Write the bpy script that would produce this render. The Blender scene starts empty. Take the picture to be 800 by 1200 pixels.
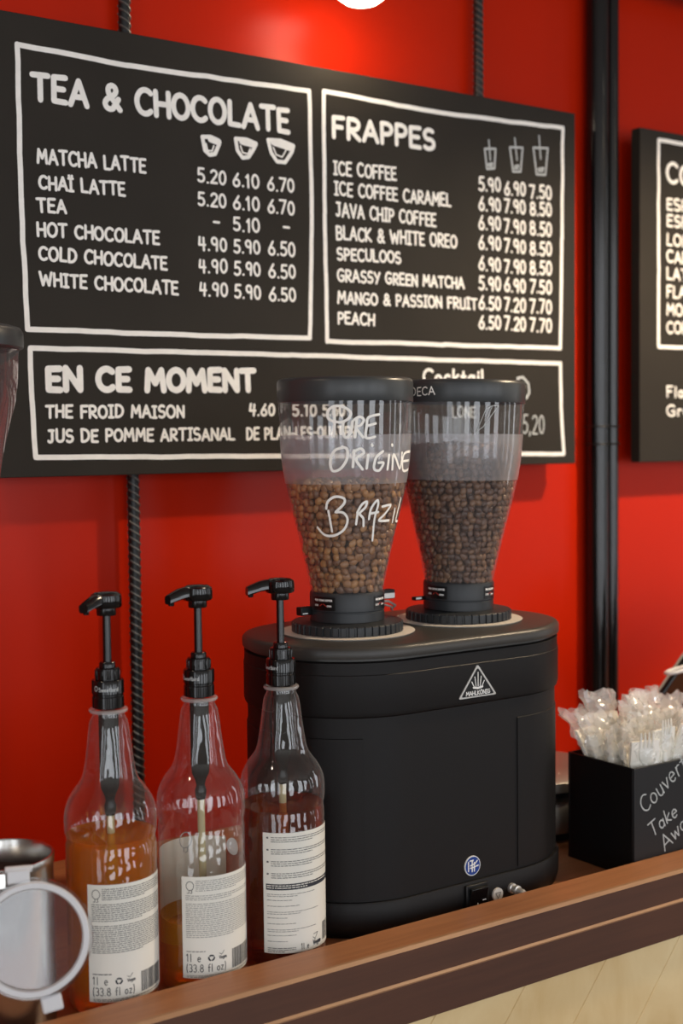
import bpy, bmesh, math, random
from mathutils import Vector, Matrix, noise
PI = math.pi
S = bpy.context.scene
COL = S.collection
# ------------------------------------------------------------------ camera
cam_d = bpy.data.cameras.new('camera'); cam = bpy.data.objects.new('camera', cam_d); COL.objects.link(cam)
yaw, pit, roll = math.radians(34.46), math.radians(-3.11), math.radians(-.60)
cf = Vector((math.sin(yaw)*math.cos(pit), math.cos(yaw)*math.cos(pit), math.sin(pit)))
cr = Vector((math.cos(yaw), -math.sin(yaw), 0)); cu = cr.cross(cf)
r2 = cr*math.cos(roll)+cu*math.sin(roll); u2 = -cr*math.sin(roll)+cu*math.cos(roll)
M = Matrix((r2, u2, -cf)).transposed().to_4x4(); M.translation = Vector((0, 0, .515))
cam.matrix_world = M
cam_d.sensor_fit = 'VERTICAL'; cam_d.sensor_height = 36; cam_d.sensor_width = 24
cam_d.lens = 1550/1200*36
cam_d.clip_start = .05
cam_d.dof.use_dof = True; cam_d.dof.focus_distance = 1.36; cam_d.dof.aperture_fstop = 4.6
S.camera = cam
S.view_settings.view_transform = 'Standard'; S.view_settings.look = 'None'
S.view_settings.gamma = 1; S.view_settings.use_curve_mapping = False
S.view_settings.exposure = 0.28
# ------------------------------------------------------------------ light
W = bpy.data.worlds.new('world'); S.world = W; W.use_nodes = True
W.node_tree.nodes['Background'].inputs[0].default_value = (.75, .85, 1, 1)
W.node_tree.nodes['Background'].inputs[1].default_value = .6
def area(name, loc, look, sx, sy, power, color):
    d = bpy.data.lights.new(name, 'AREA'); d.shape = 'RECTANGLE'; d.size = sx; d.size_y = sy
    d.energy = power; d.color = color
    o = bpy.data.objects.new(name, d); COL.objects.link(o); o.location = loc
    o.rotation_euler = Vector(look).to_track_quat('-Z', 'Y').to_euler()
    return o
DAY = (.93, .96, 1.0)
WARM = (1.0, .78, .52)
# daylight in the window openings of the room behind and beside the camera
WIN_FRONT = (-1.3, 0.2, 1.7, 3.2)
for x in WIN_FRONT: area('window_daylight', (x, -2.95, .55), (0, 1, 0), .8, 2.0, 17, DAY)
for y in (-2.0, -.6): area('window_daylight', (-1.95, y, .55), (1, 0, 0), .7, 2.0, 9, DAY)
for y in (-2.0, -.9, .2): area('window_daylight', (4.45, y, .55), (-1, 0, 0), .26, 2.0, 4, DAY)
LAMP_A = .45
PENDANTS = [(1.75, .86, 1.22, 42, 'black pendant lamp over the counter right of the photographed part'), (-.3, .95, 1.33, 4.5, 'added black pendant lamp left of the view, lighting the bottles')]  # the left pendant is unseen, added to light the bottles
HLAST = [[-.99, .4516], [-1.02, .4295], [-.90, .4265]]
# ------------------------------------------------------------------ materials
def lin(c):
    return tuple(((v/255)/12.92 if v/255 <= .04045 else ((v/255+.055)/1.055)**2.4) for v in c)
def mat(name, c, rough=.5, metal=0, bump=0, bscale=200, var=0, vscale=30, spec=.5, coat=0, vstretch=None, emit=None, trans=0, ior=1.45, alpha=1, sss=0, srgb=True):
    m = bpy.data.materials.new(name); m.use_nodes = True
    nt = m.node_tree; b = nt.nodes['Principled BSDF']
    col = lin(c) if srgb else c
    b.inputs['Base Color'].default_value = (*col, 1)
    b.inputs['Roughness'].default_value = rough; b.inputs['Metallic'].default_value = metal
    b.inputs['Specular IOR Level'].default_value = spec
    b.inputs['Coat Weight'].default_value = coat; b.inputs['Coat Roughness'].default_value = .08
    b.inputs['Transmission Weight'].default_value = trans; b.inputs['IOR'].default_value = ior
    b.inputs['Alpha'].default_value = alpha
    tc = nt.nodes.new('ShaderNodeTexCoord'); mp = nt.nodes.new('ShaderNodeMapping')
    nt.links.new(tc.outputs['Object'], mp.inputs[0])
    if vstretch: mp.inputs['Scale'].default_value = vstretch
    if var:
        n = nt.nodes.new('ShaderNodeTexNoise'); n.inputs['Scale'].default_value = vscale; n.inputs['Detail'].default_value = 5
        nt.links.new(mp.outputs[0], n.inputs[0])
        r = nt.nodes.new('ShaderNodeMapRange'); r.inputs[1].default_value = .3; r.inputs[2].default_value = .7
        r.inputs[3].default_value = 1-var; r.inputs[4].default_value = 1+var
        nt.links.new(n.outputs[0], r.inputs[0])
        mx = nt.nodes.new('ShaderNodeVectorMath'); mx.operation = 'SCALE'; mx.inputs[0].default_value = col
        nt.links.new(r.outputs[0], mx.inputs['Scale']); nt.links.new(mx.outputs[0], b.inputs['Base Color'])
    if bump:
        n = nt.nodes.new('ShaderNodeTexNoise'); n.inputs['Scale'].default_value = bscale; n.inputs['Detail'].default_value = 3
        nt.links.new(mp.outputs[0], n.inputs[0])
        bp = nt.nodes.new('ShaderNodeBump'); bp.inputs['Strength'].default_value = bump; bp.inputs['Distance'].default_value = .001
        nt.links.new(n.outputs[0], bp.inputs['Height']); nt.links.new(bp.outputs[0], b.inputs['Normal'])
    if emit:
        b.inputs['Emission Color'].default_value = (*emit[0], 1); b.inputs['Emission Strength'].default_value = emit[1]
    return m
def thin_clear(name, tint=(.93, .94, .94), haze=0.0, back=.35, hazecol=(.8, .8, .8), rough=.03, bump=0, bscale=40, refl=1.0, ior=1.5, edge=0.0):
    """thin clear plastic or glass wall: see-through with mirror reflections and a little haze"""
    m = bpy.data.materials.new(name); m.use_nodes = True; nt = m.node_tree; nt.nodes.clear()
    out = nt.nodes.new('ShaderNodeOutputMaterial')
    tr = nt.nodes.new('ShaderNodeBsdfTransparent'); tr.inputs[0].default_value = (*tint, 1)
    gl = nt.nodes.new('ShaderNodeBsdfGlossy'); gl.inputs['Roughness'].default_value = rough
    gl.inputs[0].default_value = (refl, refl, refl, 1)
    fr = nt.nodes.new('ShaderNodeFresnel'); # same reflectance from either face of the thin wall
    ge = nt.nodes.new('ShaderNodeNewGeometry'); e_ = nt.nodes.new('ShaderNodeMath'); e_.operation = 'MULTIPLY_ADD'; e_.inputs[1].default_value = -2; e_.inputs[2].default_value = 1
    nt.links.new(ge.outputs['Backfacing'], e_.inputs[0]); pw = nt.nodes.new('ShaderNodeMath'); pw.operation = 'POWER'; pw.inputs[0].default_value = ior
    nt.links.new(e_.outputs[0], pw.inputs[1]); nt.links.new(pw.outputs[0], fr.inputs[0])
    mx = nt.nodes.new('ShaderNodeMixShader')
    last = tr
    if haze or edge:
        df = nt.nodes.new('ShaderNodeBsdfDiffuse'); df.inputs[0].default_value = (*hazecol, 1)
        tl = nt.nodes.new('ShaderNodeBsdfTranslucent'); tl.inputs[0].default_value = (*hazecol, 1)
        m1 = nt.nodes.new('ShaderNodeMixShader'); m1.inputs[0].default_value = back
        nt.links.new(df.outputs[0], m1.inputs[1]); nt.links.new(tl.outputs[0], m1.inputs[2])
        m2 = nt.nodes.new('ShaderNodeMixShader'); m2.inputs[0].default_value = haze
        if edge:   # thick at the silhouette, where one looks along the wall
            lw = nt.nodes.new('ShaderNodeLayerWeight'); lw.inputs[0].default_value = .5
            pe = nt.nodes.new('ShaderNodeMath'); pe.operation = 'POWER'; pe.inputs[1].default_value = 3.5; nt.links.new(lw.outputs['Facing'], pe.inputs[0])
            me_ = nt.nodes.new('ShaderNodeMath'); me_.operation = 'MULTIPLY_ADD'; me_.inputs[1].default_value = edge; me_.inputs[2].default_value = haze
            nt.links.new(pe.outputs[0], me_.inputs[0]); nt.links.new(me_.outputs[0], m2.inputs[0])
        nt.links.new(tr.outputs[0], m2.inputs[1]); nt.links.new(m1.outputs[0], m2.inputs[2]); last = m2
    nt.links.new(fr.outputs[0], mx.inputs[0]); nt.links.new(last.outputs[0], mx.inputs[1]); nt.links.new(gl.outputs[0], mx.inputs[2])
    if bump:
        tc = nt.nodes.new('ShaderNodeTexCoord'); n = nt.nodes.new('ShaderNodeTexNoise'); n.inputs['Scale'].default_value = bscale
        nt.links.new(tc.outputs['Object'], n.inputs[0])
        bp = nt.nodes.new('ShaderNodeBump'); bp.inputs['Strength'].default_value = bump; bp.inputs['Distance'].default_value = .002
        nt.links.new(n.outputs[0], bp.inputs['Height'])
        nt.links.new(bp.outputs[0], gl.inputs['Normal']); nt.links.new(bp.outputs[0], fr.inputs['Normal'])
    nt.links.new(mx.outputs[0], out.inputs[0])
    return m
def liquid(name, col, body, k=.3):
    m = bpy.data.materials.new(name); m.use_nodes = True; nt = m.node_tree; nt.nodes.clear()
    out = nt.nodes.new('ShaderNodeOutputMaterial')
    g = nt.nodes.new('ShaderNodeBsdfGlass'); g.inputs['Color'].default_value = (*col, 1); g.inputs['IOR'].default_value = 1.36; g.inputs['Roughness'].default_value = 0
    t = nt.nodes.new('ShaderNodeBsdfTranslucent'); t.inputs[0].default_value = (*body, 1)
    d = nt.nodes.new('ShaderNodeBsdfDiffuse'); d.inputs[0].default_value = (*body, 1)
    m1 = nt.nodes.new('ShaderNodeMixShader'); m1.inputs[0].default_value = .5; nt.links.new(t.outputs[0], m1.inputs[1]); nt.links.new(d.outputs[0], m1.inputs[2])
    m2 = nt.nodes.new('ShaderNodeMixShader'); m2.inputs[0].default_value = k
    nt.links.new(g.outputs[0], m2.inputs[1]); nt.links.new(m1.outputs[0], m2.inputs[2]); nt.links.new(m2.outputs[0], out.inputs[0])
    return m
MT = dict(
 red=mat('red gloss wall paint', (188, 34, 6), .30, var=.04, vscale=3, bump=.03, bscale=60, spec=.15),
 board=mat('blackboard paint', (49, 45, 40), .6, var=.08, vscale=8, bump=.04, bscale=400, spec=.14),
 boardedge=mat('blackboard edge', (22, 21, 20), .6),
 chalk=mat('white marker paint', (250, 247, 240), .7, var=.05, vscale=90),
 chalkthin=mat('pale marker line', (186, 190, 190), .7),
 pipe=mat('gloss black pipe paint', (16, 17, 18), .16, spec=.6),
 rod=mat('black ribbed steel', (20, 20, 20), .4, spec=.5),
 rib=mat('grey steel rib with painted highlight', (120, 118, 112), .35, metal=.6),  # paler grey stands in for the highlights along the ribs
 plas=mat('black textured plastic', (20, 18, 18), .5, bump=.2, bscale=1500, spec=.3),
 plate=mat('dark grey cover plate', (58, 56, 53), .38, bump=.15, bscale=1200, spec=.5),
 lidp=mat('charcoal lid plastic', (58, 61, 62), .33, spec=.5),
 collar=mat('charcoal collar plastic', (40, 43, 46), .42, spec=.5),
 stick=mat('black sticker', (10, 10, 11), .35),
 steel=mat('brushed stainless steel', (190, 188, 184), .24, metal=1, bump=.05, bscale=300),
 alu=mat('satin aluminium', (205, 203, 198), .38, metal=.7),
 whitem=mat('off white plastic disc', (214, 208, 198), .5),
 pump=mat('gloss black pump plastic', (12, 12, 13), .14, spec=.6),
 stem=mat('dark grey pump cylinder', (18, 20, 20), .2, spec=.5),
 dip=mat('milky dip tube', (200, 190, 150), .3, alpha=.75),
 paper=mat('white label paper', (226, 224, 214), .5),
 paperb=mat('back of paper label', (205, 196, 180), .7),
 ink=mat('grey label ink', (88, 88, 88), .6),
 inkd=mat('dark label ink', (45, 48, 55), .6),
 inkl=mat('pale grey label ink', (150, 148, 144), .6),
 pet=thin_clear('clear bottle plastic', (.93, .935, .93), bump=.7, bscale=38, rough=.03, ior=1.7, haze=.01, edge=.35, hazecol=(.85, .86, .86)),
 ring=thin_clear('clear neck ring', (.93, .94, .94), haze=.35, hazecol=(.9, .9, .9), rough=.05, ior=1.7),
 acr=thin_clear('clear hopper plastic', (.90, .905, .91), haze=.05, hazecol=(.6, .62, .66), rough=.03, ior=1.62, edge=.25),
 frost=thin_clear('frosted hopper band', (.86, .86, .88), haze=.19, back=.4, hazecol=(1, .99, 1), rough=.3),
 steelb=mat('satin brushed steel', (200, 196, 190), .42, metal=1, bump=.05, bscale=300),
 lens=thin_clear('clear lid plastic', (.92, .93, .94), haze=.015, hazecol=(.6, .65, .68), rough=.04),
 gasket=mat('milky lid gasket', (222, 222, 224), .3, alpha=.8),
 bagf=thin_clear('crinkled clear film front', (.97, .97, .96), haze=.15, back=.5, hazecol=(1, .99, .96), rough=.08, ior=1.6, bump=.5, bscale=160),
 bagm=thin_clear('crinkled clear film', (.97, .97, .96), haze=.32, back=.3, hazecol=(1, .99, .96), rough=.10, refl=1, ior=1.6, bump=.5, bscale=160),
 napk=mat('white napkin', (252, 247, 236), .8),
 fork=mat('white plastic cutlery', (240, 238, 230), .3),
 boxm=mat('black painted box', (13, 13, 14), .45, spec=.4),
 boxf=mat('black chalk front', (30, 31, 33), .5, spec=.4),
 blue=mat('blue sticker', (24, 62, 140), .35),
 white=mat('white print', (230, 230, 228), .5),
 redp=mat('red print', (190, 60, 50), .5),
 chrome=mat('polished chrome', (225, 225, 225), .08, metal=1),
 cocoa=mat('dark powder', (52, 28, 20), .95, bump=1, bscale=300),
 tab=mat('black glass screen', (12, 13, 14), .12),
 tabb=mat('grey tablet bezel', (165, 172, 168), .35, metal=.4),
 lampm=mat('black lamp housing', (18, 18, 18), .4),
 bulb=mat('lit frosted lamp glass', (255, 250, 240), .4, emit=((1, .90, .72), 9)),
 plaster=mat('pale plaster', (168, 158, 146), .8, var=.05, vscale=2),
 ceil=mat('white ceiling', (190, 184, 176), .8),
 floorm=mat('brown floor', (96, 80, 66), .5, var=.2, vscale=6),
 frame=mat('window frame', (40, 40, 40), .5),
 beltd=mat('black rubber', (15, 15, 15), .7),
 glow=mat('syrup meniscus', (180, 110, 30), .3),
)
def wood(name, c1, c2, rough, sc=(3, 60, 60), seed=0):
    m = bpy.data.materials.new(name); m.use_nodes = True; nt = m.node_tree; b = nt.nodes['Principled BSDF']
    tc = nt.nodes.new('ShaderNodeTexCoord'); mp = nt.nodes.new('ShaderNodeMapping'); mp.inputs['Scale'].default_value = sc
    mp.inputs['Location'].default_value = (seed*3.1, seed*1.7, seed)
    nt.links.new(tc.outputs['Object'], mp.inputs[0])
    n = nt.nodes.new('ShaderNodeTexNoise'); n.inputs['Scale'].default_value = 2.2; n.inputs['Detail'].default_value = 8; n.inputs['Roughness'].default_value = .6; n.inputs['Distortion'].default_value = .6
    nt.links.new(mp.outputs[0], n.inputs[0])
    n2 = nt.nodes.new('ShaderNodeTexNoise'); n2.inputs['Scale'].default_value = 5; n2.inputs['Detail'].default_value = 3
    nt.links.new(tc.outputs['Object'], n2.inputs[0])
    ad = nt.nodes.new('ShaderNodeMath'); ad.operation = 'ADD'; nt.links.new(n.outputs[0], ad.inputs[0]); nt.links.new(n2.outputs[0], ad.inputs[1])
    cr_ = nt.nodes.new('ShaderNodeValToRGB'); cr_.color_ramp.elements[0].position = .38; cr_.color_ramp.elements[1].position = .62
    hf = nt.nodes.new('ShaderNodeMath'); hf.operation = 'MULTIPLY'; hf.inputs[1].default_value = .5
    nt.links.new(ad.outputs[0], hf.inputs[0]); nt.links.new(hf.outputs[0], cr_.inputs[0])
    cr_.color_ramp.elements[0].color = (*lin(c1), 1); cr_.color_ramp.elements[1].color = (*lin(c2), 1)
    nt.links.new(cr_.outputs[0], b.inputs['Base Color']); b.inputs['Roughness'].default_value = rough
    bp = nt.nodes.new('ShaderNodeBump'); bp.inputs['Strength'].default_value = .15; bp.inputs['Distance'].default_value = .0006
    nt.links.new(n.outputs[0], bp.inputs['Height']); nt.links.new(bp.outputs[0], b.inputs['Normal'])
    return m
MT['top'] = wood('brown wood laminate', (138, 90, 58), (166, 112, 74), .42)
MT['band'] = wood('dark brown edging', (72, 42, 28), (84, 50, 33), .55)
MT['worn'] = wood('worn pale wood edge', (142, 104, 74), (162, 122, 88), .5)
MT['pine'] = wood('pale pine board', (210, 178, 124), (230, 206, 158), .5, sc=(6, 3, 3))
# ------------------------------------------------------------------ mesh helpers
def obj(name, bm, m, parent=None, smooth=False, bevel=0, seg=2, angle=35):
    me = bpy.data.meshes.new(name); bm.normal_update(); bm.to_mesh(me); bm.free()
    o = bpy.data.objects.new(name, me); COL.objects.link(o)
    for k in (m if isinstance(m, (list, tuple)) else [m]): me.materials.append(k)
    if smooth:
        me.polygons.foreach_set('use_smooth', [True]*len(me.polygons))
        if angle: me.set_sharp_from_angle(angle=math.radians(angle))
    if bevel:
        md = o.modifiers.new('bevel', 'BEVEL'); md.width = bevel; md.segments = seg; md.limit_method = 'ANGLE'; md.angle_limit = math.radians(40)
        me.polygons.foreach_set('use_smooth', [True]*len(me.polygons)); me.set_sharp_from_angle(angle=math.radians(50))
    if parent is not None: o.parent = parent
    return o
def tag(o, label=None, cat=None, group=None, kind=None):
    if label: o['label'] = label
    if cat: o['category'] = cat
    if group: o['group'] = group
    if kind: o['kind'] = kind
    return o
def empty(name, loc=(0, 0, 0), rz=0):
    o = bpy.data.objects.new(name, None); COL.objects.link(o); o.location = loc; o.rotation_euler = (0, 0, rz); o.empty_display_size = .02
    return o
def box(bm, x0, x1, y0, y1, z0, z1, mtx=None):
    v = [bm.verts.new((x, y, z)) for z in (z0, z1) for x, y in ((x0, y0), (x1, y0), (x1, y1), (x0, y1))]
    if mtx is not None:
        for q in v: q.co = mtx @ q.co
    for f in ((3, 2, 1, 0), (4, 5, 6, 7), (0, 1, 5, 4), (1, 2, 6, 5), (2, 3, 7, 6), (3, 0, 4, 7)): bm.faces.new([v[i] for i in f])
def nb(): return bmesh.new()
def lathe(bm, prof, n=64, c=(0, 0), mtx=None, a0=0, a1=2*PI):
    """prof: list of (r, z); r=0 closes to a point"""
    full = abs(a1-a0-2*PI) < 1e-6
    m = n if full else n+1; rings = []
    for r, z in prof:
        if r < 1e-6:
            v = bm.verts.new((c[0], c[1], z)); rings.append([v])
        else:
            rings.append([bm.verts.new((c[0]+r*math.cos(a0+(a1-a0)*i/n), c[1]+r*math.sin(a0+(a1-a0)*i/n), z)) for i in range(m)])
    if mtx is not None:
        for rg in rings:
            for v in rg: v.co = mtx @ v.co
    for A, B in zip(rings, rings[1:]):
        for i in range(n if full else n):
            j = (i+1) % m if full else i+1
            if len(A) == 1 and len(B) == 1: continue
            if len(A) == 1: bm.faces.new((A[0], B[j], B[i]))
            elif len(B) == 1: bm.faces.new((A[i], A[j], B[0]))
            else: bm.faces.new((A[i], A[j], B[j], B[i]))
def tube(bm, pts, r, n=10, caps=True):
    pts = [Vector(p) for p in pts]; rr = r if isinstance(r, (list, tuple)) else [r]*len(pts)
    rings = []; up = None
    for i, p in enumerate(pts):
        t = (pts[min(i+1, len(pts)-1)]-pts[max(i-1, 0)]).normalized()
        if up is None:
            up = Vector((0, 0, 1)) if abs(t.z) < .9 else Vector((1, 0, 0))
        s = t.cross(up).normalized(); up = s.cross(t).normalized()
        rings.append([bm.verts.new(p+(s*math.cos(2*PI*k/n)+up*math.sin(2*PI*k/n))*rr[i]) for k in range(n)])
    for A, B in zip(rings, rings[1:]):
        for i in range(n): bm.faces.new((A[i], A[(i+1) % n], B[(i+1) % n], B[i]))
    if caps: bm.faces.new(rings[0][::-1]); bm.faces.new(rings[-1])
def stadium(R, s, n=32):
    """outline of a racetrack: end circles at x=0 and x=s, radius R, counter-clockwise from the front left"""
    L = [(R*math.cos(a), R*math.sin(a)) for a in [PI/2+PI*i/n for i in range(n+1)]]
    Rr = [(s+R*math.cos(a), R*math.sin(a)) for a in [-PI/2+PI*i/n for i in range(n+1)]]
    return L+Rr
def racetrack(bm, prof, s, n=32, cap=True):
    """prof: list of (R, z) for the stadium section"""
    rings = []
    for R, z in prof: rings.append([bm.verts.new((x, y, z)) for x, y in stadium(R, s, n)])
    m = len(rings[0])
    for A, B in zip(rings, rings[1:]):
        for i in range(m): bm.faces.new((A[i], A[(i+1) % m], B[(i+1) % m], B[i]))
    if cap: bm.faces.new(rings[0][::-1]); bm.faces.new(rings[-1])
# ------------------------------------------------------------------ hand lettering (single strokes)
def arc(cx, cy, rx, ry, a0, a1, n=10):
    return [(cx+rx*math.cos(math.radians(a0+(a1-a0)*i/n)), cy+ry*math.sin(math.radians(a0+(a1-a0)*i/n))) for i in range(n+1)]
G = {
 'A': (.68, [[(0, 0), (.34, 1), (.68, 0)], [(.12, .34), (.57, .34)]]),
 'B': (.56, [[(.03, 0), (.03, 1)], [(.03, 1)]+arc(.27, .76, .24, .24, 90, -90)+[(.05, .53)], [(.05, .53)]+arc(.3, .27, .26, .27, 90, -90)+[(.03, 0)]]),
 'C': (.62, [arc(.36, .5, .36, .5, 48, 312, 16)]),
 'D': (.62, [[(.03, 0), (.03, 1)], [(.03, 1)]+arc(.16, .5, .44, .5, 84, -84, 14)+[(.03, 0)]]),
 'E': (.5, [[(.5, 1), (.03, .98), (.03, .02), (.5, 0)], [(.03, .52), (.42, .52)]]),
 'F': (.5, [[(.5, 1), (.03, .98), (.03, 0)], [(.03, .52), (.42, .52)]]),
 'G': (.66, [arc(.36, .5, .36, .5, 50, 300, 16)+[(.62, .12), (.62, .45), (.38, .45)]]),
 'H': (.6, [[(.02, 0), (.02, 1)], [(.58, 0), (.58, 1)], [(.02, .5), (.58, .5)]]),
 'I': (.34, [[(.17, 0), (.17, 1)], [(0, 1), (.34, 1)], [(0, 0), (.34, 0)]]),
 'J': (.5, [[(.1, 1), (.46, 1)], [(.36, 1), (.36, .22)]+arc(.19, .2, .17, .2, 0, -150, 8)]),
 'K': (.58, [[(.03, 0), (.03, 1)], [(.55, 1), (.05, .45), (.58, 0)]]),
 'L': (.48, [[(.03, 1), (.03, .02), (.48, 0)]]),
 'M': (.78, [[(.02, 0), (.1, 1), (.39, .35), (.68, 1), (.76, 0)]]),
 'N': (.62, [[(.03, 0), (.03, 1), (.6, 0), (.6, 1)]]),
 'O': (.68, [arc(.34, .5, .34, .5, 90, 450, 20)]),
 'P': (.52, [[(.03, 0), (.03, 1)], [(.03, 1)]+arc(.25, .73, .26, .27, 90, -90)+[(.03, .46)]]),
 'Q': (.68, [arc(.34, .5, .34, .5, 90, 450, 20), [(.4, .25), (.68, -.05)]]),
 'R': (.58, [[(.03, 0), (.03, 1)], [(.03, 1)]+arc(.27, .74, .26, .26, 90, -90)+[(.1, .48), (.57, 0)]]),
 'S': (.54, [arc(.28, .74, .25, .26, 45, 250, 9)+arc(.26, .25, .27, .26, 75, -140, 10)]),
 'T': (.62, [[(0, .98), (.62, 1)], [(.31, 1), (.31, 0)]]),
 'U': (.6, [[(.02, 1), (.03, .3)]+arc(.3, .28, .27, .28, 180, 360, 10)+[(.58, 1)]]),
 'V': (.64, [[(0, 1), (.32, 0), (.64, 1)]]),
 'W': (.92, [[(0, 1), (.22, 0), (.46, .75), (.7, 0), (.92, 1)]]),
 'X': (.6, [[(0, 0), (.6, 1)], [(0, 1), (.6, 0)]]),
 'Y': (.6, [[(0, 1), (.3, .5)], [(.6, 1), (.22, 0)]]),
 'Z': (.56, [[(.02, 1), (.54, 1), (.02, 0), (.56, 0)]]),
 '&': (.66, [[(.66, 0), (.2, .62)]+arc(.33, .8, .17, .2, 200, -20, 10)+[(.42, .62), (.12, .42)]+arc(.24, .22, .22, .22, 140, 300, 8)+[(.6, .45)]]),
 '0': (.54, [arc(.27, .5, .25, .5, 90, 450, 18)]),
 '1': (.3, [[(.02, .8), (.18, 1), (.18, 0)]]),
 '2': (.52, [arc(.26, .74, .24, .26, 160, -30, 9)+[(.02, 0), (.52, 0)]]),
 '3': (.5, [arc(.22, .75, .24, .25, 140, -80, 9), arc(.22, .26, .26, .26, 85, -140, 10)]),
 '4': (.54, [[(.1, 1), (.02, .42), (.52, .42)], [(.42, .95), (.38, 0)]]),
 '5': (.5, [[(.48, 1), (.1, 1), (.06, .55)]+arc(.22, .3, .27, .3, 110, -140, 12)]),
 '6': (.52, [[(.4, 1), (.1, .5)]+arc(.26, .28, .24, .28, 170, -190, 14)]),
 '7': (.5, [[(0, 1), (.5, 1), (.14, 0)]]),
 '8': (.54, [arc(.27, .75, .2, .24, -90, 270, 14), arc(.27, .26, .25, .26, 90, 450, 14)]),
 '9': (.52, [arc(.25, .72, .22, .27, -10, 350, 14)+[(.4, 0)]]),
 '.': (.14, [[(.06, .02), (.08, .02)]]), ',': (.14, [[(.1, .06), (.03, -.16)]]),
 '-': (.34, [[(.02, .45), (.32, .45)]]), ' ': (.34, []), "'": (.12, [[(.06, 1), (.03, .8)]]),
 '(': (.24, [arc(.3, .45, .26, .7, 120, 240, 8)]), ')': (.24, [arc(-.06, .45, .26, .7, 60, -60, 8)]), '/': (.4, [[(0, -.1), (.4, 1.1)]]),
 'a': (.46, [arc(.22, .3, .2, .3, 60, 420, 12), [(.42, .6), (.42, 0)]]),
 'b': (.46, [[(.04, 1), (.04, 0)], arc(.24, .3, .2, .3, 180, -180, 12)]),
 'c': (.42, [arc(.24, .3, .22, .3, 50, 310, 10)]),
 'd': (.46, [arc(.22, .3, .2, .3, 60, 420, 12), [(.42, 1), (.42, 0)]]),
 'e': (.46, [[(.04, .32), (.42, .34)]+arc(.23, .3, .2, .3, 10, 315, 12)]),
 'f': (.34, [arc(.26, .82, .13, .18, 60, 180, 6)+[(.13, 0)], [(0, .58), (.3, .58)]]),
 'g': (.46, [arc(.22, .3, .2, .28, 60, 420, 12), [(.42, .6), (.42, -.2)]+arc(.22, -.18, .2, .16, 0, -150, 6)]),
 'i': (.14, [[(.07, .58), (.07, 0)], [(.07, .84), (.075, .86)]]),
 'k': (.42, [[(.04, 1), (.04, 0)], [(.38, .6), (.06, .26), (.42, 0)]]),
 'l': (.14, [[(.06, 1), (.07, 0)]]),
 'n': (.44, [[(.04, .6), (.04, 0)], [(.04, .35)]+arc(.22, .38, .18, .22, 160, 0, 7)+[(.4, 0)]]),
 'o': (.48, [arc(.24, .3, .22, .3, 90, 450, 14)]),
 'r': (.32, [[(.04, .6), (.04, 0)], [(.04, .35)]+arc(.22, .38, .18, .22, 160, 60, 5)]),
 's': (.38, [arc(.2, .45, .16, .15, 45, 250, 6)+arc(.18, .15, .18, .15, 75, -140, 7)]),
 't': (.34, [[(.16, .95), (.16, .1), (.3, 0)], [(0, .6), (.32, .6)]]),
 'u': (.44, [[(.04, .6), (.05, .2)]+arc(.22, .2, .17, .2, 180, 340, 7), [(.4, .6), (.4, 0)]]),
 'v': (.42, [[(0, .6), (.2, 0), (.42, .6)]]),
 'w': (.6, [[(0, .6), (.15, 0), (.3, .5), (.45, 0), (.6, .6)]]),
 'y': (.42, [[(0, .6), (.2, .05)], [(.42, .6), (.1, -.35)]]),
 'z': (.4, [[(.02, .6), (.38, .6), (.02, 0), (.4, 0)]]),
 'ë': (.46, []), 'ï': (.2, []),
}
G['Ï'] = (.34, G['I'][1]+[[(.04, 1.2), (.05, 1.21)], [(.28, 1.2), (.29, 1.21)]])
G['Ö'] = (.68, G['O'][1]+[[(.2, 1.2), (.21, 1.21)], [(.46, 1.2), (.47, 1.21)]])
def text_strokes(t, rnd=None, jit=0, gap=.2):
    out = []; x = 0
    for ch in t:
        w, st = G.get(ch, (.4, []))
        dy = rnd.uniform(-jit, jit) if rnd else 0; sc = 1+(rnd.uniform(-jit, jit) if rnd else 0); sl = rnd.uniform(-jit, jit) if rnd else 0
        for s in st: out.append([(x+(a+b*sl)*sc, b*sc+dy) for a, b in s])
        x += w*sc+gap
    return out, x-gap
LAY = [0]
def paint(bm, uvs, f):
    """one flat patch of paint; each patch lies a hair above the last so that overlaps stay clean"""
    c = sum((Vector(q) for q in uvs), Vector((0, 0)))/len(uvs); e = 1e-4
    p = Vector(f(c.x, c.y)); n = (Vector(f(c.x+e, c.y))-p).cross(Vector(f(c.x, c.y+e))-p).normalized()
    LAY[0] = (LAY[0]+1) % 16
    bm.faces.new([bm.verts.new(Vector(f(q[0], q[1]))+n*(1.2e-5*LAY[0])) for q in uvs])
def ribbon(bm, pts, w, f, ends=6):
    """a flat painted stroke in uv with round joints and ends, mapped by f to the surface"""
    P = [Vector(p[:2]) for p in pts]; h = w/2
    for i, p in enumerate(P):
        paint(bm, [(p.x+h*math.cos(2*PI*k/8), p.y+h*math.sin(2*PI*k/8)) for k in range(8)], f)
        if i == len(P)-1: break
        t = P[i+1]-p
        if t.length < 1e-7: continue
        t.normalize(); n = Vector((-t.y, t.x))*h; b = P[i+1]
        paint(bm, [p-n, b-n, b+n, p+n], f)
def write(bm, t, u0, v0, u1, v1, h, w, f, rnd=None, jit=0, gap=.2):
    """text from (u0,v0) to (u1,v1) on surface f, cap height h, stroke width w (in surface units)"""
    st, W_ = text_strokes(t, rnd, jit, gap)
    d = Vector((u1-u0, v1-v0)); L = d.length; d.normalize(); nrm = Vector((-d.y, d.x)); sx = L/max(W_, .01)
    for s in st:
        ribbon(bm, [(u0+d.x*a*sx+nrm.x*b*h, v0+d.y*a*sx+nrm.y*b*h) for a, b in s], w, f, 5)
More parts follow.
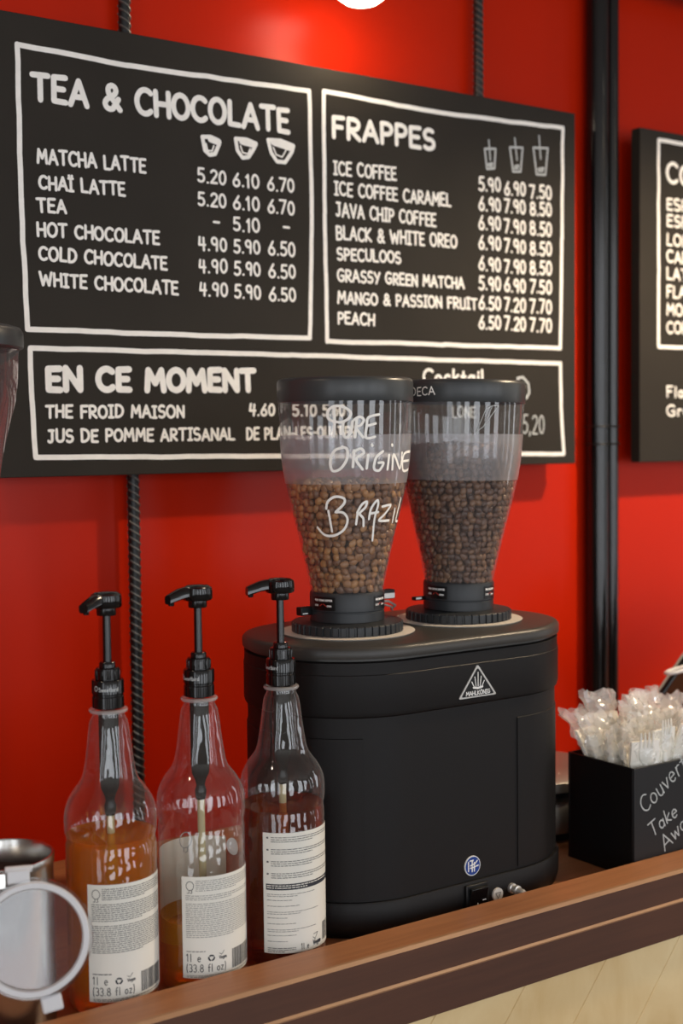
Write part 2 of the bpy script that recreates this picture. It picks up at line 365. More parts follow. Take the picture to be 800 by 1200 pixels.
# measured layout of the lettering, in metres on the boards and hopper
MENU = [('TEA & CHOCOLATE', 0.5869, 0.9115, 0.935, 0.9159, 0.0302, 1.7), ('MATCHA LATTE', 0.5914, 0.8401, 0.7286, 0.8427, 0.0166, 1), ('CHAÏ LATTE', 0.5928, 0.81, 0.7008, 0.8124, 0.0157, 1), ('TEA', 0.59, 0.7833, 0.6247, 0.7844, 0.0157, 1), ('HOT CHOCOLATE', 0.5894, 0.7558, 0.7453, 0.7576, 0.0157, 1), ('COLD CHOCOLATE', 0.5908, 0.7284, 0.7552, 0.7271, 0.0158, 1), ('WHITE CHOCOLATE', 0.5911, 0.6989, 0.7699, 0.6976, 0.0158, 1), ('FRAPPES', 1.0055, 0.9188, 1.1764, 0.9215, 0.028, 1.6), ('ICE COFFEE', 1.0062, 0.8695, 1.1093, 0.872, 0.018, 1), ('ICE COFFEE CARAMEL', 1.0072, 0.8426, 1.2058, 0.8447, 0.018, 1), ('JAVA CHIP COFFEE', 1.0089, 0.8145, 1.1785, 0.8149, 0.0181, 1), ('BLACK & WHITE OREO', 1.0092, 0.784, 1.2164, 0.7878, 0.0181, 1), ('SPECULOOS', 1.0103, 0.7569, 1.1162, 0.7594, 0.0159, 1), ('GRASSY GREEN MATCHA', 1.0106, 0.7286, 1.2294, 0.7305, 0.0159, 1), ('MANGO & PASSION FRUIT', 1.0102, 0.699, 1.2531, 0.7019, 0.0159, 1), ('PEACH', 1.0106, 0.6717, 1.07, 0.6718, 0.0159, 1), ('EN CE MOMENT', 0.5977, 0.5773, 0.8786, 0.5803, 0.0269, 2.0), ('THE FROID MAISON', 0.5948, 0.5453, 0.7753, 0.5456, 0.015, 1), ('4.60', 0.8704, 0.5479, 0.9078, 0.5479, 0.0153, 1), ('5.10', 0.9368, 0.548, 0.9732, 0.548, 0.0157, 1), ('5.60', 0.9841, 0.5481, 1.0188, 0.5481, 0.0159, 1), ('JUS DE POMME ARTISANAL', 0.5962, 0.5164, 0.8471, 0.5173, 0.015, 1), ('DE PLAN-LES-OUATES', 0.8661, 0.5171, 1.0353, 0.5192, 0.0154, 1), ('Cocktail', 1.1552, 0.594, 1.2654, 0.5944, 0.0203, 1.1), ('5,20', 1.3416, 0.5221, 1.3848, 0.5218, 0.0292, 0.8), ('LONE', 1.2075, 0.546, 1.2489, 0.5461, 0.0159, 0.8)]
PRICES = [('5.20', 0.8012, 0.8388, 0.8402, 0.8395, 0.0168, 1), ('5.20', 0.8012, 0.8098, 0.8402, 0.8107, 0.0169, 1), ('-', 0.822, 0.7835, 0.8306, 0.7834, 0.0171, 1), ('4.90', 0.8011, 0.7543, 0.8402, 0.7556, 0.017, 1), ('4.90', 0.8011, 0.7268, 0.8403, 0.7282, 0.017, 1), ('4.90', 0.801, 0.6982, 0.8403, 0.6992, 0.017, 1), ('6.10', 0.8514, 0.839, 0.8892, 0.8395, 0.0171, 1), ('6.10', 0.8514, 0.8101, 0.8892, 0.8107, 0.0171, 1), ('5.10', 0.8514, 0.7827, 0.8893, 0.7836, 0.0172, 1), ('5.90', 0.8514, 0.7547, 0.8894, 0.7558, 0.0173, 1), ('5.90', 0.8514, 0.7267, 0.8894, 0.728, 0.0173, 1), ('5.90', 0.8514, 0.6976, 0.8895, 0.6985, 0.0173, 1), ('6.70', 0.9026, 0.8386, 0.9424, 0.8392, 0.0174, 1), ('6.70', 0.9027, 0.8097, 0.9425, 0.8105, 0.0175, 1), ('-', 0.9252, 0.7853, 0.9344, 0.7851, 0.0176, 1), ('6.50', 0.9029, 0.7556, 0.9428, 0.7568, 0.0176, 1), ('6.50', 0.9029, 0.7266, 0.9429, 0.7279, 0.0176, 1), ('6.50', 0.903, 0.697, 0.943, 0.6979, 0.0176, 1), ('5.90', 1.259, 0.8726, 1.2997, 0.8747, 0.0195, 0.95), ('6.90', 1.308, 0.8712, 1.3481, 0.8731, 0.0197, 0.95), ('7.50', 1.3583, 0.871, 1.4006, 0.873, 0.02, 0.95), ('6.90', 1.2589, 0.8446, 1.2996, 0.8464, 0.0195, 0.95), ('7.90', 1.3078, 0.8459, 1.348, 0.8475, 0.0197, 0.95), ('8.50', 1.3582, 0.8459, 1.4005, 0.8477, 0.0201, 0.95), ('6.90', 1.2587, 0.8172, 1.2994, 0.8186, 0.0195, 0.95), ('7.90', 1.3077, 0.8162, 1.3479, 0.8175, 0.0198, 0.95), ('8.50', 1.3581, 0.817, 1.4004, 0.8184, 0.0201, 0.95), ('6.90', 1.2585, 0.7891, 1.2993, 0.7902, 0.0195, 0.95), ('7.90', 1.3075, 0.7883, 1.3478, 0.7893, 0.0198, 0.95), ('8.50', 1.358, 0.7881, 1.4004, 0.7892, 0.0201, 0.95), ('6.90', 1.2583, 0.7591, 1.2991, 0.7598, 0.0196, 0.95), ('7.90', 1.3074, 0.7585, 1.3477, 0.7591, 0.0199, 0.95), ('8.50', 1.3579, 0.7591, 1.4003, 0.7598, 0.0202, 0.95), ('5.90', 1.2582, 0.7309, 1.299, 0.7313, 0.0196, 0.95), ('6.90', 1.3073, 0.7312, 1.3476, 0.7315, 0.0198, 0.95), ('7.50', 1.3578, 0.732, 1.4002, 0.7324, 0.0202, 0.95), ('6.50', 1.258, 0.7027, 1.2988, 0.7028, 0.0196, 0.95), ('7.20', 1.3071, 0.7025, 1.3475, 0.7025, 0.0199, 0.95), ('7.70', 1.3577, 0.7023, 1.4001, 0.7024, 0.0203, 0.95), ('6.50', 1.2578, 0.675, 1.2987, 0.6748, 0.0197, 0.95), ('7.20', 1.307, 0.6751, 1.3474, 0.6748, 0.0199, 0.95), ('7.70', 1.3576, 0.6745, 1.4001, 0.6742, 0.0203, 0.95)]
MENU_R = [('COFFEE', 1.6538, 0.9245, 1.819, 0.9213, 0.0325, 1.5), ('ESPRESSO', 1.654, 0.881, 1.7998, 0.8812, 0.019, 1), ('ESPRESSO', 1.6541, 0.8538, 1.8, 0.8539, 0.0191, 1), ('LONGO', 1.6543, 0.8239, 1.7469, 0.8238, 0.0191, 1), ('CAPPUCCINO', 1.6544, 0.7966, 1.8223, 0.7964, 0.0191, 1), ('LATTE', 1.6545, 0.7693, 1.7367, 0.7692, 0.0191, 1), ('FLAT WHITE', 1.6546, 0.7406, 1.8118, 0.7402, 0.0191, 1), ('MOCCA', 1.6547, 0.7118, 1.7476, 0.7121, 0.0192, 1), ('CORTADO', 1.6549, 0.683, 1.7798, 0.6833, 0.0192, 1), ('Flavour', 1.6553, 0.5797, 1.757, 0.5793, 0.0179, 1), ('Grains', 1.6554, 0.5493, 1.7529, 0.5481, 0.018, 1)]
FRAMES = [[[0.57, 0.9708], [0.7085, 0.9674], [0.9683, 0.973], [0.9701, 0.8145], [0.9651, 0.6507], [0.7595, 0.6477], [0.5743, 0.6469], [0.5701, 0.8087], [0.57, 0.9708]], [[0.9912, 0.9761], [1.1952, 0.9735], [1.4245, 0.9815], [1.4224, 0.8157], [1.4185, 0.651], [1.1926, 0.649], [0.9923, 0.6471], [0.9904, 0.8163], [0.9912, 0.9761]], [[0.5769, 0.6254], [0.934, 0.6273], [1.4185, 0.6278], [1.4201, 0.558], [1.4253, 0.4903], [1.0421, 0.4936], [0.5811, 0.4986], [0.5775, 0.5641], [0.5769, 0.6254]]]
HOTCUPS = [[[0.8078, 0.8947], [0.8195, 0.8961], [0.8312, 0.8928], [0.8317, 0.8883], [0.8255, 0.8755], [0.818, 0.8737], [0.8111, 0.8785], [0.8078, 0.8947]], [[0.8194, 0.8933], [0.8311, 0.891]], [[0.813, 0.887], [0.8149, 0.8789], [0.8213, 0.8787], [0.824, 0.8855]], [[0.8557, 0.8981], [0.8715, 0.8989], [0.8858, 0.8955], [0.8823, 0.8885], [0.8744, 0.8772], [0.8656, 0.8753], [0.8581, 0.8838], [0.8557, 0.8981]], [[0.8648, 0.8958], [0.8824, 0.8938]], [[0.8625, 0.89], [0.8657, 0.8819], [0.8734, 0.8809], [0.8768, 0.8878]], [[0.9038, 0.9023], [0.9231, 0.9036], [0.9425, 0.8992], [0.9401, 0.8912], [0.9295, 0.8766], [0.9169, 0.8762], [0.9081, 0.8867], [0.9038, 0.9023]], [[0.9117, 0.9004], [0.939, 0.8959]], [[0.9116, 0.8937], [0.9159, 0.8847], [0.925, 0.8828], [0.9309, 0.8921]]]
COLDCUPS = [[[1.2699, 0.9329], [1.2902, 0.9352], [1.288, 0.9067], [1.2738, 0.9044], [1.2699, 0.9329]], [[1.2775, 0.9459], [1.279, 0.9317], [1.2803, 0.9181]], [[1.2758, 0.9115], [1.284, 0.9139], [1.2829, 0.9092], [1.2768, 0.9093]], [[1.318, 0.9407], [1.3431, 0.9428], [1.3388, 0.9074], [1.3241, 0.9059], [1.318, 0.9407]], [[1.3275, 0.9549], [1.3295, 0.9405], [1.3319, 0.9237]], [[1.3273, 0.9139], [1.3346, 0.9163], [1.3336, 0.9115], [1.3273, 0.9108]], [[1.3643, 0.9453], [1.3934, 0.9478], [1.3885, 0.9079], [1.3706, 0.9068], [1.3643, 0.9453]], [[1.3757, 0.9638], [1.3772, 0.9475], [1.3793, 0.9305]], [[1.3739, 0.915], [1.3846, 0.9177], [1.3825, 0.9128], [1.3749, 0.912]]]
RING = [[1.3315, 0.6041], [1.3423, 0.6057], [1.3531, 0.5964], [1.3549, 0.583], [1.3494, 0.5748], [1.3404, 0.5828], [1.335, 0.5948], [1.3315, 0.6041]]
BOXTXT = [[1.1318, 0.0834, 1.2011, 0.1245], [1.144, 0.0533, 1.1822, 0.0687], [1.1659, 0.0332, 1.2089, 0.0569]]
HOPPER_WORDS = [[[-2.3367, 0.5487], [-2.3297, 0.5346], [-2.3473, 0.5186]], [[-2.3537, 0.5346], [-2.4249, 0.5385], [-2.4145, 0.546], [-2.3232, 0.5504], [-2.1932, 0.5492], [-2.1003, 0.5438], [-2.1298, 0.5373], [-2.2349, 0.5336], [-2.3138, 0.5342]], [[-2.2007, 0.5345], [-2.2181, 0.5251], [-2.1717, 0.5175], [-2.1051, 0.5222], [-2.0723, 0.5344]], [[-2.0113, 0.5372], [-2.0388, 0.5178]], [[-2.0511, 0.5359], [-1.9714, 0.5391], [-1.9095, 0.5358], [-1.9582, 0.5302], [-2.0225, 0.5278], [-1.9193, 0.5177]], [[-1.6762, 0.5414], [-1.8379, 0.5384], [-1.8652, 0.5296], [-1.8749, 0.5173], [-1.7371, 0.5182]], [[-1.8597, 0.5296], [-1.7281, 0.532]], [[-2.2136, 0.5072], [-2.3369, 0.5041], [-2.403, 0.4931], [-2.3796, 0.4832], [-2.2603, 0.4849], [-2.1612, 0.4948], [-2.1545, 0.5052], [-2.2268, 0.5081]], [[-2.0515, 0.5042], [-2.0704, 0.4868]], [[-2.0651, 0.5023], [-1.9557, 0.506], [-1.9097, 0.5013], [-2.0232, 0.4951], [-1.9222, 0.4842]], [[-1.8402, 0.4993], [-1.858, 0.4851]], [[-1.7836, 0.5101], [-1.7768, 0.5089]], [[-1.595, 0.5029], [-1.7123, 0.4963], [-1.7368, 0.4849], [-1.6451, 0.4829], [-1.5772, 0.4905], [-1.6643, 0.4909]], [[-1.4792, 0.4989], [-1.4915, 0.4836]], [[-1.4245, 0.5098], [-1.4192, 0.5086]], [[-1.3896, 0.4835], [-1.3833, 0.4994], [-1.2035, 0.4841], [-1.1759, 0.5011]], [[-0.8322, 0.502], [-1.1146, 0.4995], [-1.0992, 0.4824], [-0.846, 0.4826]], [[-1.1063, 0.4918], [-0.8932, 0.4925]], [[-2.4876, 0.4408], [-2.4702, 0.4297], [-2.4535, 0.4185]], [[-2.523, 0.443], [-2.4865, 0.4504], [-2.3598, 0.4556], [-2.2161, 0.4541], [-2.2133, 0.4482], [-2.3625, 0.4393]], [[-2.3625, 0.4393], [-2.2263, 0.4386], [-2.1528, 0.4311], [-2.2203, 0.4207], [-2.4026, 0.4144], [-2.6061, 0.4146], [-2.7471, 0.4226]], [[-1.974, 0.4398], [-1.9963, 0.4262]], [[-1.9856, 0.4384], [-1.9097, 0.4471], [-1.825, 0.45], [-1.8434, 0.4441], [-1.9393, 0.4376], [-1.8686, 0.4323], [-1.8533, 0.424]], [[-1.7583, 0.4313], [-1.7352, 0.4424], [-1.6371, 0.4511], [-1.6041, 0.4466], [-1.6432, 0.4318], [-1.632, 0.4079]], [[-1.7403, 0.4372], [-1.5837, 0.4384]], [[-1.5068, 0.4442], [-1.3109, 0.4451], [-1.4281, 0.4358], [-1.5426, 0.4293], [-1.2806, 0.4286]], [[-1.1576, 0.441], [-1.1409, 0.4262]], [[-0.9505, 0.4516], [-0.9431, 0.4298]]]
# ------------------------------------------------------------------ the room
def struct(name, bm, m, parent=None, **k):
    o = obj(name, bm, m, parent, **k)
    if parent is None: o['kind'] = 'structure'
    return o
YW = 1.526; ZF = -.98; ZC = 1.75; XL = -2.0; XR = 4.5; YB = -3.0
b = nb(); box(b, XL, XR, YB, YW+.1, ZF-.05, ZF); struct('floor', b, MT['floorm'])
b = nb(); box(b, XL, XR, YB, YW+.1, ZC, ZC+.05); struct('ceiling', b, MT['ceil'])
b = nb(); box(b, XL, XR, YW+.006, YW+.1, ZF, ZC); wall = struct('wall_back', b, MT['boardedge'])
for x0, x1 in ((XL, -.72), (-.717, 1.53), (1.533, 2.78), (2.783, XR)):
    b = nb(); box(b, x0, x1, YW, YW+.012, ZF, ZC); obj('wall_panel', b, MT['red'], wall)
def windowed(name, axis, pos, spans, lo, hi, n_):
    """a wall with window openings, each with its frame"""
    b = nb(); z0, z1 = -.45, 1.55; c = lo; d = .12*(1 if pos > 0 else -1)
    def put(a0, a1, zz0, zz1):
        p0, p1 = min(pos, pos+d), max(pos, pos+d)
        if axis == 'y': box(b, a0, a1, p0, p1, zz0, zz1)
        else: box(b, p0, p1, a0, a1, zz0, zz1)
    for m_, w_ in spans:
        put(c, m_-w_/2, ZF, ZC); put(m_-w_/2, m_+w_/2, ZF, z0); put(m_-w_/2, m_+w_/2, z1, ZC); c = m_+w_/2
    put(c, hi, ZF, ZC); struct(name, b, MT['plaster'])
    for i, (m_, w_) in enumerate(spans):
        b = nb(); q = pos+d*.6
        for a0, a1, zz0, zz1 in ((m_-w_/2, m_-w_/2+.05, z0, z1), (m_+w_/2-.05, m_+w_/2, z0, z1), (m_-w_/2, m_+w_/2, z0, z0+.05), (m_-w_/2, m_+w_/2, z1-.05, z1), (m_-.02, m_+.02, z0, z1)):
            if axis == 'y': box(b, a0, a1, q-.02, q+.02, zz0, zz1)
            else: box(b, q-.02, q+.02, a0, a1, zz0, zz1)
        struct('window_%d' % (n_+i), b, MT['frame'])
windowed('wall_front', 'y', YB, [(x, .84) for x in WIN_FRONT], XL, XR, 1)
windowed('wall_left', 'x', XL, [(y, .74) for y in (-2.0, -.6)], YB, YW+.1, 5)
windowed('wall_right', 'x', XR, [(y, .34) for y in (-2.0, -.9, .2)], YB, YW+.1, 7)
# ------------------------------------------------------------------ counter
CX0, CX1 = -.9, 3.2
t = empty('serving_counter', (1.0, 1.03, ZF)); tag(t, 'brown wooden bar counter with raised lip and pale diagonal board front', 'counter')
def cobj(name, b, m, **k):
    o = obj(name, b, m, None, **k); o.parent = t; o.matrix_parent_inverse = Matrix.Translation(-t.location); return o
b = nb(); box(b, CX0, CX1, 1.057, YW-.001, -.03, 0); cobj('worktop', b, MT['top'])
b = nb(); box(b, CX0, CX1, 1.0065, 1.057, -.012, .022); cobj('lip', b, MT['top'], bevel=.0012)
b = nb(); box(b, CX0, CX1, 1.0035, 1.0062, -.0098, .0195); cobj('upper_band', b, MT['band'])
b = nb()
def profx(bm, poly, x0, x1):
    A = [bm.verts.new((x0, y, z)) for y, z in poly]; B = [bm.verts.new((x1, y, z)) for y, z in poly]; n = len(poly)
    for i in range(n): bm.faces.new((A[i], A[(i+1) % n], B[(i+1) % n], B[i]))
    bm.faces.new(A[::-1]); bm.faces.new(B)
profx(b, [(1.0035, .0195), (1.0065, .0224), (1.010, .0226), (1.010, .019), (1.0062, .018)], CX0, CX1); cobj('worn_edge', b, MT['worn'])
b = nb(); profx(b, [(1.0015, -.0135), (1.0012, -.0118), (1.004, -.0095), (1.008, -.0095), (1.008, -.0135)], CX0, CX1); cobj('worn_edge', b, MT['worn'])
b = nb(); box(b, CX0, CX1, 1.0012, 1.05, -.0515, -.0132); cobj('lower_band', b, MT['band'])
b = nb(); box(b, CX0, CX1, 1.022, YW-.001, ZF+.001, -.03); cobj('cabinet_carcass', b, MT['boardedge'])
# diagonal boards: each a leaning parallelogram with a v-joint
SL = .84; step = .1185            # x run per unit of drop, board pitch along x
ztop, zbot = -.0515, -.62
for i in range(-6, 26):
    x = .918+i*step - step*0
    if x > CX1 or x-SL*(ztop-zbot) < CX0+.2: continue
    b = nb(); g = .0004; c = .0014
    def sec(z):
        xo = x-SL*(ztop-z); return [(xo+g, 1.0088), (xo+g, 1.0072), (xo+g+c*.6, 1.006), (xo+step-g-c*.6, 1.006), (xo+step-g, 1.0072), (xo+step-g, 1.0088)]
    A = [b.verts.new((p, q, ztop)) for p, q in sec(ztop)]; B = [b.verts.new((p, q, zbot)) for p, q in sec(zbot)]
    for k in range(6): b.faces.new((A[k], B[k], B[(k+1) % 6], A[(k+1) % 6]))
    b.faces.new(A[::-1]); b.faces.new(B)
    o = cobj('pine_board', b, MT['pine'])
b = nb(); box(b, CX0, CX1, 1.0090, 1.0215, zbot, ztop); cobj('board_backing', b, MT['pine'])
# ------------------------------------------------------------------ menu boards
YBD = 1.476
def planef(y): return lambda u, v: (u, y, v)
rn = random.Random(5)
mb = empty('menu_board', (1.0, YBD, .475)); tag(mb, 'large black menu board with tea, chocolate and frappe prices in white', 'menu board', 'menu boards on the red wall')
def child(o, par):
    o.parent = par; o.matrix_parent_inverse = Matrix.Translation(-par.location); return o
def board(par, x0, x1, z0, z1):
    b = nb(); box(b, x0, x1, YBD, YBD+.019, z0, z1); child(obj('panel', b, [MT['board']], None, bevel=.0008, seg=1), par)
    for x in (x0+.09, x1-.09):
        for z in (z0+.06, z1-.06):
            b = nb(); box(b, x-.015, x+.015, YBD+.0192, YW-.0005, z-.015, z+.015); child(obj('spacer', b, MT['boardedge']), par)
board(mb, .515, 1.4508, .4755, 1.0065)
def line_wobble(pts, w, name, par):
    b = nb()
    for i in range(len(pts)-1):
        A, B = Vector(pts[i]), Vector(pts[i+1]); n = max(2, int((B-A).length/.02)); q = []
        for k in range(n+1):
            p = A.lerp(B, k/n); q.append((p.x+noise.noise(Vector((p.x*30, p.y*30, i)))*.0012, p.y+noise.noise(Vector((p.x*30, p.y*30, i+9)))*.0012))
        ribbon(b, q, w, planef(YBD-.0005), 6)
    return child(obj(name, b, MT['chalk']), par)
def words(par, T, name, m=None, sw=.0034):
    for (s, x0, z0, x1, z1, h, w) in T:
        b = nb(); write(b, s, x0, z0, x1, z1, h*.93, sw*(1 if w == 1 else 1.18*w), planef(YBD-.0006), rn, .035 if w < 1.5 else .02)
        child(obj(name, b, m or MT['chalk']), par)
for f in FRAMES: line_wobble(f, .0062, 'painted_border', mb)
words(mb, [x for x in MENU if x[-1] > .9], 'lettering'); words(mb, [x for x in MENU if x[-1] < .9], 'lettering', MT['chalkthin'], .0026)
words(mb, PRICES, 'price', None, .0031)
for i, st in enumerate(HOTCUPS):
    b = nb(); w = (.0052, .0085, .0022)[i % 3]
    if i % 3 == 0:
        b2 = b
        for j in (0, 1, 2):
            s_ = HOTCUPS[i+j]; ww = (.0052, .0085, .002)[j]
            ribbon(b, s_, ww, planef(YBD-.0006-.00005*j), 6)
        child(obj('cup_drawing', b, MT['chalk']), mb)
    else: b.free()
for i in range(0, len(COLDCUPS), 3):
    b = nb()
    for j in range(3): ribbon(b, COLDCUPS[i+j], (.0032, .0026, .003)[j], planef(YBD-.0006), 6)
    child(obj('cup_drawing', b, MT['chalkthin']), mb)
b = nb(); ribbon(b, RING, .004, planef(YBD-.0006)); child(obj('ring_drawing', b, MT['chalkthin']), mb)
mr = empty('menu_board', (1.9, YBD, .475)); tag(mr, 'second black menu board, cut off at the right edge beyond the black pipes', 'menu board', 'menu boards on the red wall')
board(mr, 1.592, 2.2, .4745, 1.0035)
line_wobble([(1.634, .9884), (1.635, .6600), (2.16, .660), (2.16, .9884), (1.634, .9884)], .0062, 'painted_border', mr)
words(mr, MENU_R, 'lettering')
# ------------------------------------------------------------------ pipes, rods, rail and lamps on the wall
def pipe(x, y, r, label, lo=0.0, hi=ZC):
    b = nb(); lathe(b, [(0, lo), (r, lo), (r, hi), (0, hi)], 32, (0, 0)); o = obj('wall_pipe', b, MT['pipe'], smooth=True); o.location = (x, y, 0)
    tag(o, label, 'pipe', 'black pipes on the red wall'); return o
pipe(1.5285, 1.506, .0176, 'thicker gloss black vertical pipe on the red wall, left of the pair')
pipe(1.5625, 1.509, .0115, 'thinner gloss black vertical pipe on the red wall, right of the pair')
for z, l in ((.5325, 'upper of two dark wire ties around the pair of black pipes'), (.5045, 'lower of two dark wire ties around the pair of black pipes')):
    b = nb(); P = []
    for k in range(9): a = PI/2+PI*k/8; P.append((1.5285+.0190*math.cos(a), 1.506+.0190*math.sin(a), z))
    for k in range(9): a = -PI/2+PI*k/8; P.append((1.5625+.0130*math.cos(a), 1.509+.0130*math.sin(a), z))
    P.append(P[0]); tube(b, P, .0014, 8)
    o = obj('wire_tie', b, MT['rod'], smooth=True); tag(o, l, 'wire tie', 'wire ties on the pipes')
def rebar(x, y, r, lo, hi, label, pitch=.0098):
    o = empty('ribbed_rod', (x, y, lo)); tag(o, label, 'rod', 'ribbed rods behind the menu board')
    b = nb(); lathe(b, [(0, 0), (r, 0), (r, hi-lo), (0, hi-lo)], 20); obj('core', b, MT['rod'], o, smooth=True)
    b = nb(); n = int((hi-lo)/pitch*2)   # raised ribs that climb round the bar on both faces
    for k in range(n):
        z = k*pitch/2+pitch
        side = PI if k % 2 else 0
        pts = [((r-.0002)*math.cos(side-1.3+2.6*j/6-PI/2), (r-.0002)*math.sin(side-1.3+2.6*j/6-PI/2), z-.0055*(j/6-.5)*2.0) for j in range(7)]
        if pts[-1][2] < 0 or z+.006 > hi-lo: continue
        tube(b, pts, .0015, 5)
    obj('rib', b, MT['rib'], o, smooth=True)['kind'] = 'stuff'
    return o
rebar(.7205, 1.509, .0072, 0, ZC, 'black ribbed vertical rod passing behind the menu board above the leftmost bottle')
rebar(1.287, 1.509, .0068, 1.0, ZC, 'black ribbed vertical rod above the menu board, left of the pipes')
lr = empty('light_rail', (1.5, 1.40, 1.235)); tag(lr, 'black lighting rail high on the wall above the menu boards', 'light rail')
b = nb(); box(b, .1, 3.2, 1.455, 1.481, 1.222, 1.246); child(obj('rail', b, MT['lampm'], bevel=.002), lr)
for x in (.35, 1.25, 2.15, 3.05):
    b = nb(); box(b, x-.012, x+.012, 1.4805, YW-.0005, 1.226, 1.242); child(obj('bracket', b, MT['lampm']), lr)
def spot(x, y, z, label, power, r=.040):
    o = empty('wall_lamp', (x, y, z)); tag(o, label, 'lamp', 'small lamps under the lighting rail')
    b = nb(); lathe(b, [(r*.92, .012), (r+.002, .014), (r+.003, .05), (r*.6, .075), (.012, .08), (0, .08)], 32); obj('shade', b, MT['lampm'], o, smooth=True)
    b = nb(); lathe(b, [(0, -.012), (r*.55, -.009), (r*.85, 0), (r*.93, .013), (0, .013)], 32); obj('lit_glass', b, MT['bulb'], o, smooth=True)
    b = nb(); tube(b, [(0, 0, .079), (0, .02, .1), (0, 1.468-y, 1.2215-z)], .005, 8); obj('arm', b, MT['lampm'], o, smooth=True)
    d = bpy.data.lights.new('lamp_light', 'POINT'); d.energy = power; d.color = WARM; d.shadow_soft_size = .03
    l = bpy.data.objects.new('lamp_light', d); COL.objects.link(l); l.location = (x, y, z-.045)
spot(1.018, 1.425, 1.091, 'glowing wall lamp at the top edge of the photo, above the board', LAMP_A)
# pendant lamp over the right part of the counter (outside the photo, its light is seen), and one added at left to light the bottles
def pendant(x, y, z, power, label):
    o = empty('pendant_lamp', (x, y, z)); tag(o, label, 'lamp', 'pendant lamps over the counter')
    b = nb(); lathe(b, [(.075, 0), (.07, .03), (.035, .075), (.015, .09), (.012, .12), (0, .12)], 32); obj('shade', b, MT['lampm'], o, smooth=True)
    b = nb(); lathe(b, [(0, -.0), (.025, .005), (.032, .03), (.015, .06), (0, .065)], 20); obj('bulb', b, MT['bulb'], o, smooth=True)
    b = nb(); tube(b, [(0, 0, .118), (0, 0, ZC-z-.001)], .003, 8); obj('cord', b, MT['lampm'], o)
    d = bpy.data.lights.new('lamp_light', 'SPOT'); d.energy = power; d.color = WARM; d.shadow_soft_size = .03; d.spot_size = math.radians(150); d.spot_blend = .5
    l = bpy.data.objects.new('lamp_light', d); COL.objects.link(l); l.location = (x, y, z-.02)
for a in PENDANTS: pendant(*a)
# ------------------------------------------------------------------ twin grinder
GX, GY, GS = .8253, 1.1934, .1582
gr = empty('coffee_grinder', (GX, GY, 0)); tag(gr, 'black twin coffee grinder with two clear bean hoppers on the counter', 'coffee grinder')
R = .1115
b = nb(); racetrack(b, [(R-.003, 0), (R+.001, .004), (R+.0035, .012), (R+.0040, .036), (R+.0025, .0385), (R-.004, .0385)], GS, 40); obj('base', b, MT['plas'], gr, smooth=True, angle=50)
b = nb(); racetrack(b, [(R-.004, .0387), (R-.0005, .0387), (R-.0005, .2300), (R+.0022, .2320), (R+.0034, .2360), (R+.0034, .2745), (R+.0026, .2752), (R+.0026, .2872), (R, .2885), (R-.012, .2885)], GS, 40); obj('body', b, MT['plas'], gr, smooth=True, angle=35)
b = nb(); racetrack(b, [(R-.012, .2887), (R-.001, .2887), (R-.001, .2915), (R+.004, .2918), (R+.0046, .2935), (R+.0046, .3005), (R+.0020, .3035), (R-.004, .3042)], GS, 40); obj('cover_plate', b, MT['plate'], gr, smooth=True, angle=50)
# service covers: thin raised skins on the two rounded ends
def skin(bm, pts, d0, d1, z0, z1):
    """pts: outline points (x,y,nx,ny); a thin curved cover between offsets d0 and d1"""
    ri = []
    for d, z in ((d0, z0), (d1, z0+.0008), (d1, z1-.0008), (d0, z1)): ri.append([bm.verts.new((x+nx*d, y+ny*d, z)) for x, y, nx, ny in pts])
    for A, B in zip(ri, ri[1:]):
        for i in range(len(pts)-1): bm.faces.new((A[i], A[i+1], B[i+1], B[i]))
    for i in (0, -1): bm.faces.new([r_[i] for r_ in ri])
def end_pts(cx, a0, a1, extra):
    L = [(cx+R*math.cos(a), R*math.sin(a), math.cos(a), math.sin(a)) for a in [a0+(a1-a0)*i/30 for i in range(31)]]
    return L
b = nb(); L = end_pts(0, PI*.6, 3*PI/2, 0); x_end = .7818-GX
if x_end < 0: L = [p for p in L if not (p[1] < -.09 and p[0] > x_end)]
skin(b, L, -.001, .0006, .0405, .2095); obj('end_cover', b, MT['plas'], gr, smooth=True)
b = nb(); L = [(.9746-GX, -R, 0, -1), (.979-GX, -R, 0, -1)]+end_pts(GS, -PI/2, PI*.4, 0)[1:]
skin(b, L, -.001, .0006, .0405, .2085); obj('end_cover', b, MT['plas'], gr, smooth=True)
YF = -R      # front face in grinder space
# triangular badge
def tri(bm, c, s, y0, y1, hh):
    P = [(c[0]-s/2, c[1]), (c[0]+s/2, c[1]), (c[0], c[1]+hh)]
    Q = []
    for i in range(3):
        p = Vector(P[i]); a = (Vector(P[i-1])-p).normalized(); d = (Vector(P[(i+1) % 3])-p).normalized()
        for k in range(5):
            w = k/4; q0 = p+a*.003; q1 = p+d*.003; Q.append(tuple(((q0*(1-w)+p*w)*(1-w)+(p*(1-w)+q1*w)*w)))
    A = [bm.verts.new((x, y0, z)) for x, z in Q]; B = [bm.verts.new((x, y1, z)) for x, z in Q]; n = len(Q)
    for i in range(n): bm.faces.new((A[i], A[(i+1) % n], B[(i+1) % n], B[i]))
    bm.faces.new(A[::-1]); bm.faces.new(B)
bc = (.9140-GX, .2385)
b = nb(); tri(b, bc, .0535, YF-.0046, YF-.0035, .0355); lg = tag(obj('badge', b, MT['alu'], gr), 'chrome triangular badge with a crown')
b = nb(); tri(b, (bc[0], bc[1]+.0016), .0458, YF-.0049, YF-.0045, .0304); obj('badge_field', b, MT['stick'], lg)
b = nb(); fb = lambda u, v: (bc[0]+u, YF-.0051, bc[1]+v)
write(b, 'MAHLKÖNIG', -.0165, .0028, .0165, .0028, .0042, .0009, fb, gap=.16)
